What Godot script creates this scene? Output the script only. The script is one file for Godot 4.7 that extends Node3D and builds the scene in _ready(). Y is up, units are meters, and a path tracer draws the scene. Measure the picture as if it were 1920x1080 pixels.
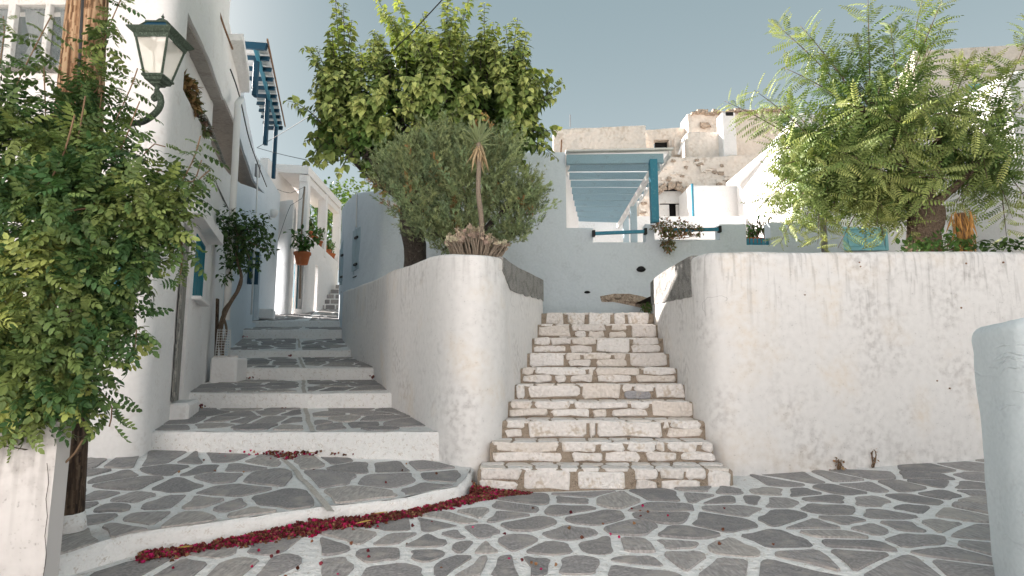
extends Node3D
# A whitewashed lane with a stone staircase. Right is +x, up is +y, the lane climbs towards -z; metres.

var M := {}
var names := {}
var rng := RandomNumberGenerator.new()
var wn := FastNoiseLite.new()

# ---------------------------------------------------------------- naming
func numbered(n: String) -> String:
	if not names.has(n):
		names[n] = 0
		return n
	names[n] += 1
	return "%s_%03d" % [n, names[n]]

func tag(o: Node3D, label: String, category: String, group := "", kind := "") -> Node3D:
	if label != "":
		o.set_meta("label", label)
	if category != "":
		o.set_meta("category", category)
	if group != "":
		o.set_meta("group", group)
	if kind != "":
		o.set_meta("kind", kind)
	return o

func thing(called: String, label: String, category: String, at := Vector3.ZERO, group := "") -> Node3D:
	var o := Node3D.new()
	o.name = numbered(called)
	o.position = at
	add_child(o)
	tag(o, label, category, group)
	return o

func put(mesh: Mesh, called: String, mat: Material, parent: Node3D = null) -> MeshInstance3D:
	var o := MeshInstance3D.new()
	o.mesh = mesh
	o.material_override = mat
	if parent == null:
		o.name = numbered(called)
		add_child(o)
	else:
		o.name = called
		parent.add_child(o, true)
	return o

func done(st: SurfaceTool) -> ArrayMesh:
	st.generate_normals()
	return st.commit()

func begin() -> SurfaceTool:
	var st := SurfaceTool.new()
	st.begin(Mesh.PRIMITIVE_TRIANGLES)
	return st

func lin(r: float, g: float, b: float) -> Color:
	return Color(r, g, b).linear_to_srgb()

# ---------------------------------------------------------------- textures
func nz(sd: int, freq: float, oct: int, size: int, type := FastNoiseLite.TYPE_SIMPLEX_SMOOTH) -> PackedByteArray:
	var n := FastNoiseLite.new()
	n.seed = sd
	n.noise_type = type
	n.frequency = freq
	n.fractal_type = FastNoiseLite.FRACTAL_FBM
	n.fractal_octaves = oct
	var im := n.get_seamless_image(size, size, false, false, 0.12, true)
	im.convert(Image.FORMAT_L8)
	return im.get_data()

func tex_of(w: int, h: int, data: PackedByteArray, fmt := Image.FORMAT_RGB8) -> ImageTexture:
	return ImageTexture.create_from_image(Image.create_from_data(w, h, false, fmt, data))

func ramp3(a: Color, b: Color, c: Color, t: float) -> Color:
	return a.lerp(b, t * 2.0) if t < 0.5 else b.lerp(c, t * 2.0 - 1.0)

# colour = base lerped to stain where the blotch noise passes a threshold; all inputs linear
func blotch_tex(sd: int, size: int, base: Color, alt: Color, stain: Color, th: float, amount: float, f_big := 0.012, f_fine := 0.09, stretch := false) -> ImageTexture:
	var a := nz(sd, f_big, 4, size)
	var b := nz(sd + 7, f_fine, 4, size)
	var out := PackedByteArray()
	out.resize(size * size * 3)
	var bs := base.linear_to_srgb()
	var al := alt.linear_to_srgb()
	var sn := stain.linear_to_srgb()
	for y in size:
		for x in size:
			var i := y * size + x
			var j := i
			if stretch:
				j = (y / 6) * size + x
			var u := a[i] / 255.0
			var v := b[j] / 255.0
			var t := clampf((u * 0.6 + v * 0.4 - th) * 5.0, 0.0, 1.0) * amount
			var col := bs.lerp(al, clampf(v * 1.6 - 0.3, 0.0, 1.0)).lerp(sn, t)
			out[i * 3] = int(clampf(col.r, 0, 1) * 255)
			out[i * 3 + 1] = int(clampf(col.g, 0, 1) * 255)
			out[i * 3 + 2] = int(clampf(col.b, 0, 1) * 255)
	return tex_of(size, size, out)

func height_tex(sd: int, size: int, freq: float, oct: int, type := FastNoiseLite.TYPE_SIMPLEX_SMOOTH) -> ImageTexture:
	return tex_of(size, size, nz(sd, freq, oct, size, type), Image.FORMAT_L8)

func mat(rough: float, tex: Texture2D, tile: float, relief: Texture2D = null, depth := 0.0, world := true) -> StandardMaterial3D:
	var m := StandardMaterial3D.new()
	m.roughness = rough
	m.metallic_specular = 0.3
	m.albedo_texture = tex
	m.uv1_triplanar = true
	m.uv1_world_triplanar = world
	m.uv1_scale = Vector3.ONE / tile
	m.uv1_triplanar_sharpness = 4.0
	if relief:
		m.heightmap_enabled = true
		m.heightmap_texture = relief
		m.heightmap_scale = depth
	return m

func plain(c: Color, rough := 0.8, metal := 0.0) -> StandardMaterial3D:
	var m := StandardMaterial3D.new()
	m.albedo_color = c
	m.roughness = rough
	m.metallic = metal
	m.metallic_specular = 0.35
	return m

func leaf_mat(glow: float, rough := 0.5) -> StandardMaterial3D:
	var m := StandardMaterial3D.new()
	m.vertex_color_use_as_albedo = true
	m.roughness = rough
	m.metallic_specular = 0.3
	m.backlight_enabled = true
	m.backlight = Color(glow, glow, glow * 0.6)
	m.cull_mode = BaseMaterial3D.CULL_DISABLED
	return m

# ---------------------------------------------------------------- shape helpers
func tri(st: SurfaceTool, a: Vector3, b: Vector3, c: Vector3) -> void:
	st.add_vertex(a)
	st.add_vertex(b)
	st.add_vertex(c)

func quad(st: SurfaceTool, a: Vector3, b: Vector3, c: Vector3, d: Vector3) -> void:
	tri(st, a, b, c)
	tri(st, a, c, d)

func bx(st: SurfaceTool, t: Transform3D, s: Vector3, bev := 0.006) -> void:
	# a box with chamfered edges, centred on t
	st.set_smooth_group(-1)
	var h := s * 0.5
	var b := minf(bev, minf(h.x, minf(h.y, h.z)) * 0.6)
	var v := {}
	for sx in [-1, 1]:
		for sy in [-1, 1]:
			for sz in [-1, 1]:
				var k := Vector3i(sx, sy, sz)
				v[k] = [t * Vector3(sx * h.x, sy * (h.y - b), sz * (h.z - b)), t * Vector3(sx * (h.x - b), sy * h.y, sz * (h.z - b)), t * Vector3(sx * (h.x - b), sy * (h.y - b), sz * h.z)]
				var c: Array = v[k]
				if sx * sy * sz > 0:
					tri(st, c[0], c[2], c[1])
				else:
					tri(st, c[0], c[1], c[2])
	for ax in 3:
		var u := (ax + 1) % 3
		var w := (ax + 2) % 3
		for sg in [-1, 1]:
			var k := [Vector3i.ZERO, Vector3i.ZERO, Vector3i.ZERO, Vector3i.ZERO]
			var sig := [[-1, -1], [-1, 1], [1, 1], [1, -1]]
			for i in 4:
				k[i][ax] = sg
				k[i][u] = sig[i][0]
				k[i][w] = sig[i][1]
			if sg > 0:
				quad(st, v[k[0]][ax], v[k[1]][ax], v[k[2]][ax], v[k[3]][ax])
			else:
				quad(st, v[k[0]][ax], v[k[3]][ax], v[k[2]][ax], v[k[1]][ax])
		for su in [-1, 1]:
			for sw in [-1, 1]:
				var p := Vector3i.ZERO
				var q := Vector3i.ZERO
				p[ax] = -1
				q[ax] = 1
				p[u] = su
				q[u] = su
				p[w] = sw
				q[w] = sw
				if su * sw > 0:
					quad(st, v[p][u], v[q][u], v[q][w], v[p][w])
				else:
					quad(st, v[p][u], v[p][w], v[q][w], v[q][u])

func at(p: Vector3, yaw := 0.0) -> Transform3D:
	return Transform3D(Basis(Vector3.UP, yaw), p)

func along(a: Vector3, b: Vector3, roll := Vector3.UP) -> Transform3D:
	# centred between a and b, local z runs a to b
	var d := (b - a).normalized()
	var up := roll
	if absf(d.dot(up)) > 0.98:
		up = Vector3.RIGHT
	var x := up.cross(d).normalized()
	return Transform3D(Basis(x, d.cross(x), d), (a + b) * 0.5)

func bar(st: SurfaceTool, a: Vector3, b: Vector3, w: float, h: float, bev := 0.005) -> void:
	bx(st, along(a, b), Vector3(w, h, a.distance_to(b)), bev)

func tube(st: SurfaceTool, pts: Array, rad: Array, sides := 8, lump := 0.0) -> void:
	st.set_smooth_group(0)
	var rings := []
	var n := pts.size()
	var side := Vector3.ZERO
	var run := 0.0
	for i in n:
		var d: Vector3 = (pts[mini(i + 1, n - 1)] - pts[maxi(i - 1, 0)]).normalized()
		if i == 0:
			side = d.cross(Vector3.UP if absf(d.y) < 0.9 else Vector3.RIGHT).normalized()
		else:
			run += pts[i].distance_to(pts[i - 1])
			side = (side - d * side.dot(d)).normalized()
		var up := d.cross(side)
		var ring := []
		for k in sides:
			var a := TAU * k / sides
			var dir := side * cos(a) + up * sin(a)
			var rf := float(i) / maxf(n - 1, 1) * (rad.size() - 1)
			var r: float = lerpf(rad[int(rf)], rad[mini(int(rf) + 1, rad.size() - 1)], rf - int(rf))
			if lump > 0.0:
				r *= 1.0 + lump * wn.get_noise_3d(cos(a) * 60.0 + pts[i].x * 30.0, run * 60.0, sin(a) * 60.0) * 2.0
			ring.append(pts[i] + dir * r)
		rings.append(ring)
	for i in n - 1:
		for k in sides:
			var k2 := (k + 1) % sides
			quad(st, rings[i][k], rings[i + 1][k], rings[i + 1][k2], rings[i][k2])
	for k in sides:
		var k2 := (k + 1) % sides
		tri(st, pts[0], rings[0][k], rings[0][k2])
		tri(st, pts[n - 1], rings[n - 1][k2], rings[n - 1][k])

func lathe(st: SurfaceTool, base: Vector3, prof: Array, sides := 16) -> void:
	st.set_smooth_group(0)
	for i in prof.size() - 1:
		for k in sides:
			var a := TAU * k / sides
			var b := TAU * (k + 1) / sides
			var p: Vector2 = prof[i]
			var q: Vector2 = prof[i + 1]
			quad(st, base + Vector3(cos(a) * p.x, p.y, sin(a) * p.x), base + Vector3(cos(a) * q.x, q.y, sin(a) * q.x), base + Vector3(cos(b) * q.x, q.y, sin(b) * q.x), base + Vector3(cos(b) * p.x, p.y, sin(b) * p.x))

func smooth_path(pts: Array, step: float) -> Array:
	# Catmull-Rom through Vector3 points
	var out := []
	for i in pts.size() - 1:
		var p0: Vector3 = pts[maxi(i - 1, 0)]
		var p1: Vector3 = pts[i]
		var p2: Vector3 = pts[i + 1]
		var p3: Vector3 = pts[mini(i + 2, pts.size() - 1)]
		var n := maxi(1, int(p1.distance_to(p2) / step))
		for k in n:
			out.append(p1.cubic_interpolate(p2, p0, p3, float(k) / n))
	out.append(pts[pts.size() - 1])
	return out

func wob(p: Vector3, size: float) -> float:
	return (wn.get_noise_3d(p.x * 55.0, p.y * 55.0, p.z * 55.0) + 0.35 * wn.get_noise_3d(p.x * 190.0, p.y * 190.0, p.z * 190.0)) * size

# A wall that follows a path on the plan. Each point is [x, z, foot, top]. Walking along it, the outer face is on the right hand.
# holes: Rect2(run, height, width, height) go right through it, with plastered reveals.
func sweep(path: Array, thick: float, opt := {}) -> ArrayMesh:
	var step: float = opt.get("step", 0.3)
	var rnd: float = opt.get("round", 0.0)
	var wobble: float = opt.get("wob", 0.012)
	var holes: Array = opt.get("holes", [])
	var curved: bool = opt.get("curved", false)
	var push: float = opt.get("push", 0.0)
	var src := []
	var run := 0.0
	for i in path.size():
		if i:
			run += Vector2(path[i][0] - path[i - 1][0], path[i][1] - path[i - 1][1]).length()
		src.append(run)
	var cols := []
	for i in path.size() - 1:
		var L: float = src[i + 1] - src[i]
		var n := maxi(1, int(ceil(L / step)))
		for k in n:
			cols.append(src[i] + L * k / n)
	cols.append(run)
	for h in holes:
		for s in [h.position.x, h.end.x]:
			cols.append(s)
	cols.sort()
	var keep := [cols[0]]
	for s in cols:
		if s - keep[-1] > 0.004:
			keep.append(s)
	cols = keep
	var pos := []
	var lo := 1e9
	var hi := -1e9
	for s in cols:
		var i := 0
		while i < src.size() - 2 and s > src[i + 1]:
			i += 1
		var t: float = clampf((s - src[i]) / maxf(src[i + 1] - src[i], 1e-6), 0.0, 1.0)
		var a: Array = path[i]
		var b: Array = path[i + 1]
		var q := Vector2(lerpf(a[0], b[0], t), lerpf(a[1], b[1], t))
		if curved:
			var z0: Array = path[maxi(i - 1, 0)]
			var z3: Array = path[mini(i + 2, path.size() - 1)]
			q = Vector2(a[0], a[1]).cubic_interpolate(Vector2(b[0], b[1]), Vector2(z0[0], z0[1]), Vector2(z3[0], z3[1]), t)
		var foot := lerpf(a[2], b[2], t)
		var top := lerpf(a[3], b[3], t)
		lo = minf(lo, foot)
		hi = maxf(hi, top)
		pos.append([q, foot, top])
	var nrm := []
	for i in pos.size():
		var d: Vector2 = (pos[mini(i + 1, pos.size() - 1)][0] - pos[maxi(i - 1, 0)][0]).normalized()
		nrm.append(Vector3(-d.y, 0, d.x))
	var rows := []
	var nr := maxi(1, int(ceil((hi - lo) / step)))
	for k in nr + 1:
		rows.append(lo + (hi - lo) * k / nr)
	for h in holes:
		rows.append(h.position.y)
		rows.append(h.end.y)
	rows.sort()
	keep = [rows[0]]
	for y in rows:
		if y - keep[-1] > 0.004:
			keep.append(y)
	rows = keep
	var st := begin()
	var arc := 5 if rnd > 0.0 else 0
	var grid := []
	for i in pos.size():
		var c := []
		var q: Vector2 = pos[i][0]
		var foot: float = pos[i][1]
		var top: float = pos[i][2]
		for y in rows:
			var yy := clampf(y, foot, top - rnd)
			var p: Vector3 = Vector3(q.x, yy, q.y) + nrm[i] * push
			c.append(p + nrm[i] * wob(p, wobble))
		for k in arc:
			var a := PI * 0.5 * (k + 1) / arc
			var p: Vector3 = Vector3(q.x, top - rnd + sin(a) * rnd, q.y) + nrm[i] * (push - (1.0 - cos(a)) * rnd)
			c.append(p + nrm[i] * wob(p, wobble) * cos(a) + Vector3.UP * wob(p, wobble) * 0.6 * sin(a))
		grid.append(c)
	var m: int = grid[0].size()
	var in_hole := func(s: float, y: float) -> bool:
		for h in holes:
			if h.has_point(Vector2(s, y)):
				return true
		return false
	st.set_smooth_group(1)
	for i in pos.size() - 1:
		for j in m - 1:
			if j < rows.size() - 1 and holes.size() and in_hole.call((cols[i] + cols[i + 1]) * 0.5, (rows[j] + rows[j + 1]) * 0.5):
				continue
			var a: Vector3 = grid[i][j]
			var b: Vector3 = grid[i + 1][j]
			var c: Vector3 = grid[i + 1][j + 1]
			var d: Vector3 = grid[i][j + 1]
			for k in [[i, a, cols[i]], [i, d, cols[i]], [i + 1, c, cols[i + 1]], [i, a, cols[i]], [i + 1, c, cols[i + 1]], [i + 1, b, cols[i + 1]]]:
				st.set_uv(Vector2(k[2], k[1].y))
				st.add_vertex(k[1])
	# back face, top, bottom, ends
	var back := func(i: int, y: float) -> Vector3:
		var q: Vector2 = pos[i][0]
		return Vector3(q.x, y, q.y) + nrm[i] * (push - thick)
	st.set_smooth_group(2)
	for i in pos.size() - 1:
		for j in rows.size() - 1:
			if holes.size() and in_hole.call((cols[i] + cols[i + 1]) * 0.5, (rows[j] + rows[j + 1]) * 0.5):
				continue
			var y0a := clampf(rows[j], pos[i][1], pos[i][2])
			var y1a := clampf(rows[j + 1], pos[i][1], pos[i][2])
			var y0b := clampf(rows[j], pos[i + 1][1], pos[i + 1][2])
			var y1b := clampf(rows[j + 1], pos[i + 1][1], pos[i + 1][2])
			if y1a - y0a < 0.001 and y1b - y0b < 0.001:
				continue
			quad(st, back.call(i, y0a), back.call(i + 1, y0b), back.call(i + 1, y1b), back.call(i, y1a))
	st.set_smooth_group(3)
	for i in pos.size() - 1:
		quad(st, grid[i][m - 1], grid[i + 1][m - 1], back.call(i + 1, pos[i + 1][2]), back.call(i, pos[i][2]))
	st.set_smooth_group(4)
	for i in pos.size() - 1:
		quad(st, grid[i][0], back.call(i, pos[i][1]), back.call(i + 1, pos[i + 1][1]), grid[i + 1][0])
	st.set_smooth_group(5)
	for e in [0, pos.size() - 1]:
		for j in m - 1:
			var y0: float = grid[e][j].y if j < rows.size() else pos[e][2]
			var y1: float = grid[e][j + 1].y if j + 1 < rows.size() else pos[e][2]
			if e == 0:
				quad(st, grid[e][j], back.call(e, y0), back.call(e, y1), grid[e][j + 1])
			else:
				quad(st, grid[e][j], grid[e][j + 1], back.call(e, y1), back.call(e, y0))
	st.set_smooth_group(6)
	for h in holes:
		for i in pos.size() - 1:
			var mid: float = (cols[i] + cols[i + 1]) * 0.5
			if mid < h.position.x or mid > h.end.x:
				continue
			for y in [h.position.y, h.end.y]:
				var j := rows.find(y)
				if j < 0:
					for k in rows.size():
						if absf(rows[k] - y) < 0.005:
							j = k
				quad(st, grid[i][j], grid[i + 1][j], back.call(i + 1, rows[j]), back.call(i, rows[j]))
		for i in pos.size():
			if absf(cols[i] - h.position.x) < 0.005 or absf(cols[i] - h.end.x) < 0.005:
				for j in rows.size() - 1:
					var mid: float = (rows[j] + rows[j + 1]) * 0.5
					if mid > h.position.y and mid < h.end.y:
						quad(st, grid[i][j], grid[i][j + 1], back.call(i, rows[j + 1]), back.call(i, rows[j]))
	return done(st)

# a flat polygon (x right, y up in t's axes) with thickness behind its face
func prism(st: SurfaceTool, t: Transform3D, poly: PackedVector2Array, depth: float) -> void:
	st.set_smooth_group(-1)
	var idx := Geometry2D.triangulate_polygon(poly)
	for k in range(0, idx.size(), 3):
		var f := []
		for e in 3:
			var p := poly[idx[k + e]]
			f.append(p)
		var area: float = (f[1] - f[0]).cross(f[2] - f[0])
		if area > 0:
			f = [f[0], f[2], f[1]]
		tri(st, t * Vector3(f[0].x, f[0].y, 0), t * Vector3(f[1].x, f[1].y, 0), t * Vector3(f[2].x, f[2].y, 0))
		tri(st, t * Vector3(f[0].x, f[0].y, -depth), t * Vector3(f[2].x, f[2].y, -depth), t * Vector3(f[1].x, f[1].y, -depth))
	var ccw := not Geometry2D.is_polygon_clockwise(poly)
	for i in poly.size():
		var p := poly[i]
		var q := poly[(i + 1) % poly.size()]
		if ccw == false:
			var r := p
			p = q
			q = r
		quad(st, t * Vector3(p.x, p.y, 0), t * Vector3(p.x, p.y, -depth), t * Vector3(q.x, q.y, -depth), t * Vector3(q.x, q.y, 0))

# ---------------------------------------------------------------- stones
func half_plane(poly: PackedVector2Array, p: Vector2, n: Vector2) -> PackedVector2Array:
	# keeps the side with (v - p).n <= 0
	var out := PackedVector2Array()
	for i in poly.size():
		var a := poly[i]
		var b := poly[(i + 1) % poly.size()]
		var da := (a - p).dot(n)
		var db := (b - p).dot(n)
		if da <= 0:
			out.append(a)
		if (da < 0 and db > 0) or (da > 0 and db < 0):
			out.append(a.lerp(b, da / (da - db)))
	return out

func area_of(p: PackedVector2Array) -> float:
	var s := 0.0
	for i in p.size():
		s += p[i].cross(p[(i + 1) % p.size()])
	return absf(s) * 0.5

# crazy paving: each seed becomes one slab with a ragged outline; joints of half-width g stay open
func paving(parent: Node3D, seeds: Array, bounds: PackedVector2Array, hf: Callable, g: float, mats: Array, opt := {}) -> void:
	var gutters: Array = opt.get("gutters", [])
	var called: String = opt.get("name", "paving_stone")
	var reach: float = opt.get("reach", 0.55)
	var proud: float = opt.get("proud", 0.011)
	var inner := Geometry2D.offset_polygon(bounds, -g * 1.2)
	if inner.is_empty():
		return
	for i in seeds.size():
		var c: Vector2 = seeds[i]
		if not Geometry2D.is_point_in_polygon(c, inner[0]):
			continue
		var cell := PackedVector2Array([c + Vector2(-reach, -reach), c + Vector2(reach, -reach), c + Vector2(reach, reach), c + Vector2(-reach, reach)])
		var gg := g * rng.randf_range(0.7, 1.2)
		for j in seeds.size():
			if j == i:
				continue
			var d: Vector2 = seeds[j] - c
			var L := d.length()
			if L < reach * 2.6 and L > 0.001:
				cell = half_plane(cell, c + d * 0.5 - d / L * gg, d / L)
				if cell.size() < 3:
					break
		for gt in gutters:
			var a: Vector2 = gt[0]
			var b: Vector2 = gt[1]
			var n := (b - a).orthogonal().normalized()
			var sd := (c - a).dot(n)
			if sd < 0:
				n = -n
			cell = half_plane(cell, a + n * gt[2], -n)
		if cell.size() < 3:
			continue
		var cut := Geometry2D.intersect_polygons(cell, inner[0])
		if cut.is_empty():
			continue
		cell = cut[0]
		if area_of(cell) < opt.get("least", 0.004):
			continue
		# ragged rounded outline
		var fine := PackedVector2Array()
		for k in cell.size():
			var a := cell[k]
			var b := cell[(k + 1) % cell.size()]
			var L := a.distance_to(b)
			if L < 0.012:
				continue
			var e := minf(0.028, L * 0.25)
			var d := (b - a) / L
			var nn := d.orthogonal()
			fine.append(a + d * e)
			if L > 0.16:
				fine.append(a.lerp(b, rng.randf_range(0.35, 0.65)) + nn * rng.randf_range(-0.018, 0.014))
			fine.append(b - d * e)
		if fine.size() < 4:
			continue
		var st := begin()
		var n := fine.size()
		var mid := Vector2.ZERO
		for p in fine:
			mid += p / n
		var tilt := Vector2(rng.randf_range(-0.02, 0.02), rng.randf_range(-0.02, 0.02))
		var base: float = hf.call(mid.x, -mid.y)
		var y0 := func(p: Vector2) -> float: return hf.call(p.x, -p.y) + (p - mid).dot(tilt) * 0.5
		var up := proud * rng.randf_range(0.5, 1.3)
		# plan points are (x, z); z = -depth
		var o := Vector3(mid.x, base, mid.y)
		var lowr := []
		var top := []
		for p in fine:
			var q := p + (mid - p).normalized() * 0.008
			lowr.append(Vector3(p.x, y0.call(p) - 0.02, p.y) - o)
			top.append(Vector3(q.x, y0.call(q) + up + rng.randf_range(-0.001, 0.001), q.y) - o)
		var ctr := Vector3(0, up + rng.randf_range(0.0, 0.002), 0)
		var cw := Geometry2D.is_polygon_clockwise(fine)
		st.set_smooth_group(-1)
		for k in n:
			var k2 := (k + 1) % n
			if cw:
				tri(st, ctr, top[k2], top[k])
				quad(st, lowr[k], top[k], top[k2], lowr[k2])
			else:
				tri(st, ctr, top[k], top[k2])
				quad(st, lowr[k], lowr[k2], top[k2], top[k])
		var s := put(done(st), called, mats[rng.randi() % mats.size()], parent)
		s.position = o

# a split block with a rounded ragged face, centred at t's origin, face towards t's +z
func block_mesh(w: float, h: float, d: float, ragged: float) -> ArrayMesh:
	var st := begin()
	st.set_smooth_group(-1)
	var out := []
	var hw := w * 0.5
	var hh := h * 0.5
	var e := minf(0.02, minf(hw, hh) * 0.5)
	var raw := [Vector2(-hw + e, -hh), Vector2(0, -hh), Vector2(hw - e, -hh), Vector2(hw, -hh + e), Vector2(hw, hh - e), Vector2(hw - e, hh), Vector2(0, hh), Vector2(-hw + e, hh), Vector2(-hw, hh - e), Vector2(-hw, -hh + e)]
	for p in raw:
		out.append(p + Vector2(rng.randf_range(-1, 1), rng.randf_range(-1, 1)) * ragged)
	var n := out.size()
	var ctr := Vector3(rng.randf_range(-0.2, 0.2) * w, rng.randf_range(-0.1, 0.1) * h, d + rng.randf_range(0, 0.004))
	for k in n:
		var p: Vector2 = out[k]
		var q: Vector2 = out[(k + 1) % n]
		var pi := Vector3(p.x - signf(p.x) * minf(0.01, hw * 0.3), p.y - signf(p.y) * minf(0.01, hh * 0.3), d)
		var qi := Vector3(q.x - signf(q.x) * minf(0.01, hw * 0.3), q.y - signf(q.y) * minf(0.01, hh * 0.3), d)
		quad(st, Vector3(p.x, p.y, -0.03), Vector3(p.x, p.y, d * 0.5), Vector3(q.x, q.y, d * 0.5), Vector3(q.x, q.y, -0.03))
		quad(st, Vector3(p.x, p.y, d * 0.5), pi, qi, Vector3(q.x, q.y, d * 0.5))
		tri(st, pi, ctr, qi)
	return done(st)

# ---------------------------------------------------------------- foliage
func scatter(called: String, mesh: Mesh, m: Material, parent: Node3D, xf: Array, tint: Array) -> MultiMeshInstance3D:
	var mm := MultiMesh.new()
	mm.transform_format = MultiMesh.TRANSFORM_3D
	mm.use_colors = true
	mm.mesh = mesh
	mm.instance_count = xf.size()
	for i in xf.size():
		mm.set_instance_transform(i, xf[i])
		mm.set_instance_color(i, tint[i])
	var o := MultiMeshInstance3D.new()
	o.multimesh = mm
	o.material_override = m
	o.set_meta("kind", "stuff")
	if parent == null:
		o.name = numbered(called)
		add_child(o)
	else:
		o.name = called
		parent.add_child(o, true)
	return o

# a blade: outline of half-widths along local +z from the base, folded along the midrib, drooping
func blade(st: SurfaceTool, t: Transform3D, length: float, half: Array, fold: float, droop: float) -> void:
	var n := half.size()
	st.set_smooth_group(-1)
	var pm := t * Vector3.ZERO
	var pl := pm
	var pr := pm
	for i in n:
		var u := float(i + 1) / n
		var z := length * u
		var y := -droop * u * u * length
		var w: float = half[i] * length
		var mm := t * Vector3(0, y, z)
		var l := t * Vector3(-w, y + w * fold, z - (0.12 * w))
		var r := t * Vector3(w, y + w * fold, z - (0.12 * w))
		if i == 0:
			tri(st, pm, l, mm)
			tri(st, pm, mm, r)
		elif w < 0.0001:
			tri(st, pm, pl, mm)
			tri(st, pm, mm, pr)
		else:
			quad(st, pm, pl, l, mm)
			quad(st, pm, mm, r, pr)
		pm = mm
		pl = l
		pr = r

func aim(p: Vector3, dir: Vector3, up: Vector3, size: float) -> Transform3D:
	# local +z along dir, local +y near up
	var z := dir.normalized()
	var u := up
	if absf(z.dot(u.normalized())) > 0.97:
		u = Vector3(0.3, 0.1, 0.9)
	var x := u.cross(z).normalized()
	return Transform3D(Basis(x, z.cross(x), z) * size, p)

func pinnate(pairs: int, leaflet: float, half: Array, droop: float, bare := 0.12, open := 1.15) -> ArrayMesh:
	# a compound leaf of unit length along +z
	var st := begin()
	var pt := func(u: float) -> Vector3: return Vector3(0, -droop * u * u, u)
	for i in pairs:
		var u := bare + (1.0 - bare) * i / maxf(pairs - 0.5, 1.0)
		var taper := 1.0 - 0.35 * absf(u - 0.55) * 2.0
		for s in [-1.0, 1.0]:
			var d := Vector3(s * sin(open), -0.25 + rng.randf_range(-0.2, 0.1), cos(open) + rng.randf_range(-0.1, 0.1))
			blade(st, aim(pt.call(u), d, Vector3(0, 1, 0), 1.0), leaflet * taper, half, 0.25, 0.25)
	blade(st, aim(pt.call(1.0), Vector3(0, -0.4, 1), Vector3.UP, 1.0), leaflet, half, 0.2, 0.2)
	for k in 3:
		var a: Vector3 = pt.call(k / 3.0)
		var b: Vector3 = pt.call((k + 1) / 3.0)
		quad(st, a + Vector3(-0.008, 0, 0), a + Vector3(0.008, 0, 0), b + Vector3(0.006, 0, 0), b + Vector3(-0.006, 0, 0))
	return done(st)

func rdir() -> Vector3:
	var z := rng.randf_range(-1, 1)
	var a := rng.randf() * TAU
	var r := sqrt(1 - z * z)
	return Vector3(r * cos(a), z, r * sin(a))

func curve3(a: Vector3, b: Vector3, bow: Vector3, n: int) -> Array:
	var out := []
	for i in n + 1:
		var t := float(i) / n
		out.append(a.lerp(b, t) + bow * (4.0 * t * (1.0 - t)))
	return out

# ---------------------------------------------------------------- heights of the ground, by x and depth (depth = -z)
func street_h(x: float, _d: float) -> float:
	return 0.04 * x * x / (x + 0.8) if x > 0.0 else 0.0

func terrace_h(x: float, d: float) -> float:
	return 0.12 - 0.0375 * (x + 2.23) + 0.05 * (d - 3.57)

func _ready() -> void:
	rng.seed = 20240611
	wn.seed = 5
	wn.frequency = 0.02
	set_light()
	make_materials()
	build_ground()
	build_lane()
	build_staircase()
	build_retaining_walls()
	build_left_house()
	build_lane_houses()
	build_centre_house()
	build_hill_houses()
	build_house_behind()
	build_pole_and_lamp()
	build_planter()
	plant_mulberry()
	plant_juniper()
	plant_yucca()
	plant_robinia()
	plant_vine()
	plant_bougainvillea()
	plant_small()
	build_cables()
	drop_petals()

func set_light() -> void:
	var cam := Camera3D.new()
	cam.name = "camera"
	cam.position = Vector3(0, 1.12, 0)
	cam.rotation.x = 0.1266
	cam.fov = 52.2937
	cam.near = 0.05
	cam.far = 900.0
	add_child(cam)
	cam.current = true
	var sky := ProceduralSkyMaterial.new()
	sky.sky_top_color = Color(0.375, 0.435, 0.460)
	sky.sky_horizon_color = Color(0.69, 0.72, 0.725)
	sky.sky_curve = 0.19
	sky.ground_bottom_color = Color(0.45, 0.43, 0.40)
	sky.ground_horizon_color = Color(0.62, 0.63, 0.62)
	sky.sky_energy_multiplier = 0.8
	sky.sun_angle_max = 95.0
	sky.sun_curve = 0.125
	var env := Environment.new()
	env.background_mode = Environment.BG_SKY
	env.sky = Sky.new()
	env.sky.sky_material = sky
	env.tonemap_mode = Environment.TONE_MAPPER_LINEAR
	env.tonemap_exposure = 3.7
	env.sdfgi_enabled = true
	env.ssao_enabled = true
	env.ssil_enabled = true
	var we := WorldEnvironment.new()
	we.name = "environment"
	we.environment = env
	add_child(we)
	var sun := DirectionalLight3D.new()
	sun.name = "sun"
	sun.light_color = Color(1.0, 0.962, 0.935)
	sun.light_energy = 1.6
	sun.light_angular_distance = 0.5
	sun.shadow_enabled = true
	add_child(sun)
	sun.look_at_from_position(Vector3.ZERO, Vector3(0.70, -0.43, 0.47), Vector3.UP)

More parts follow.
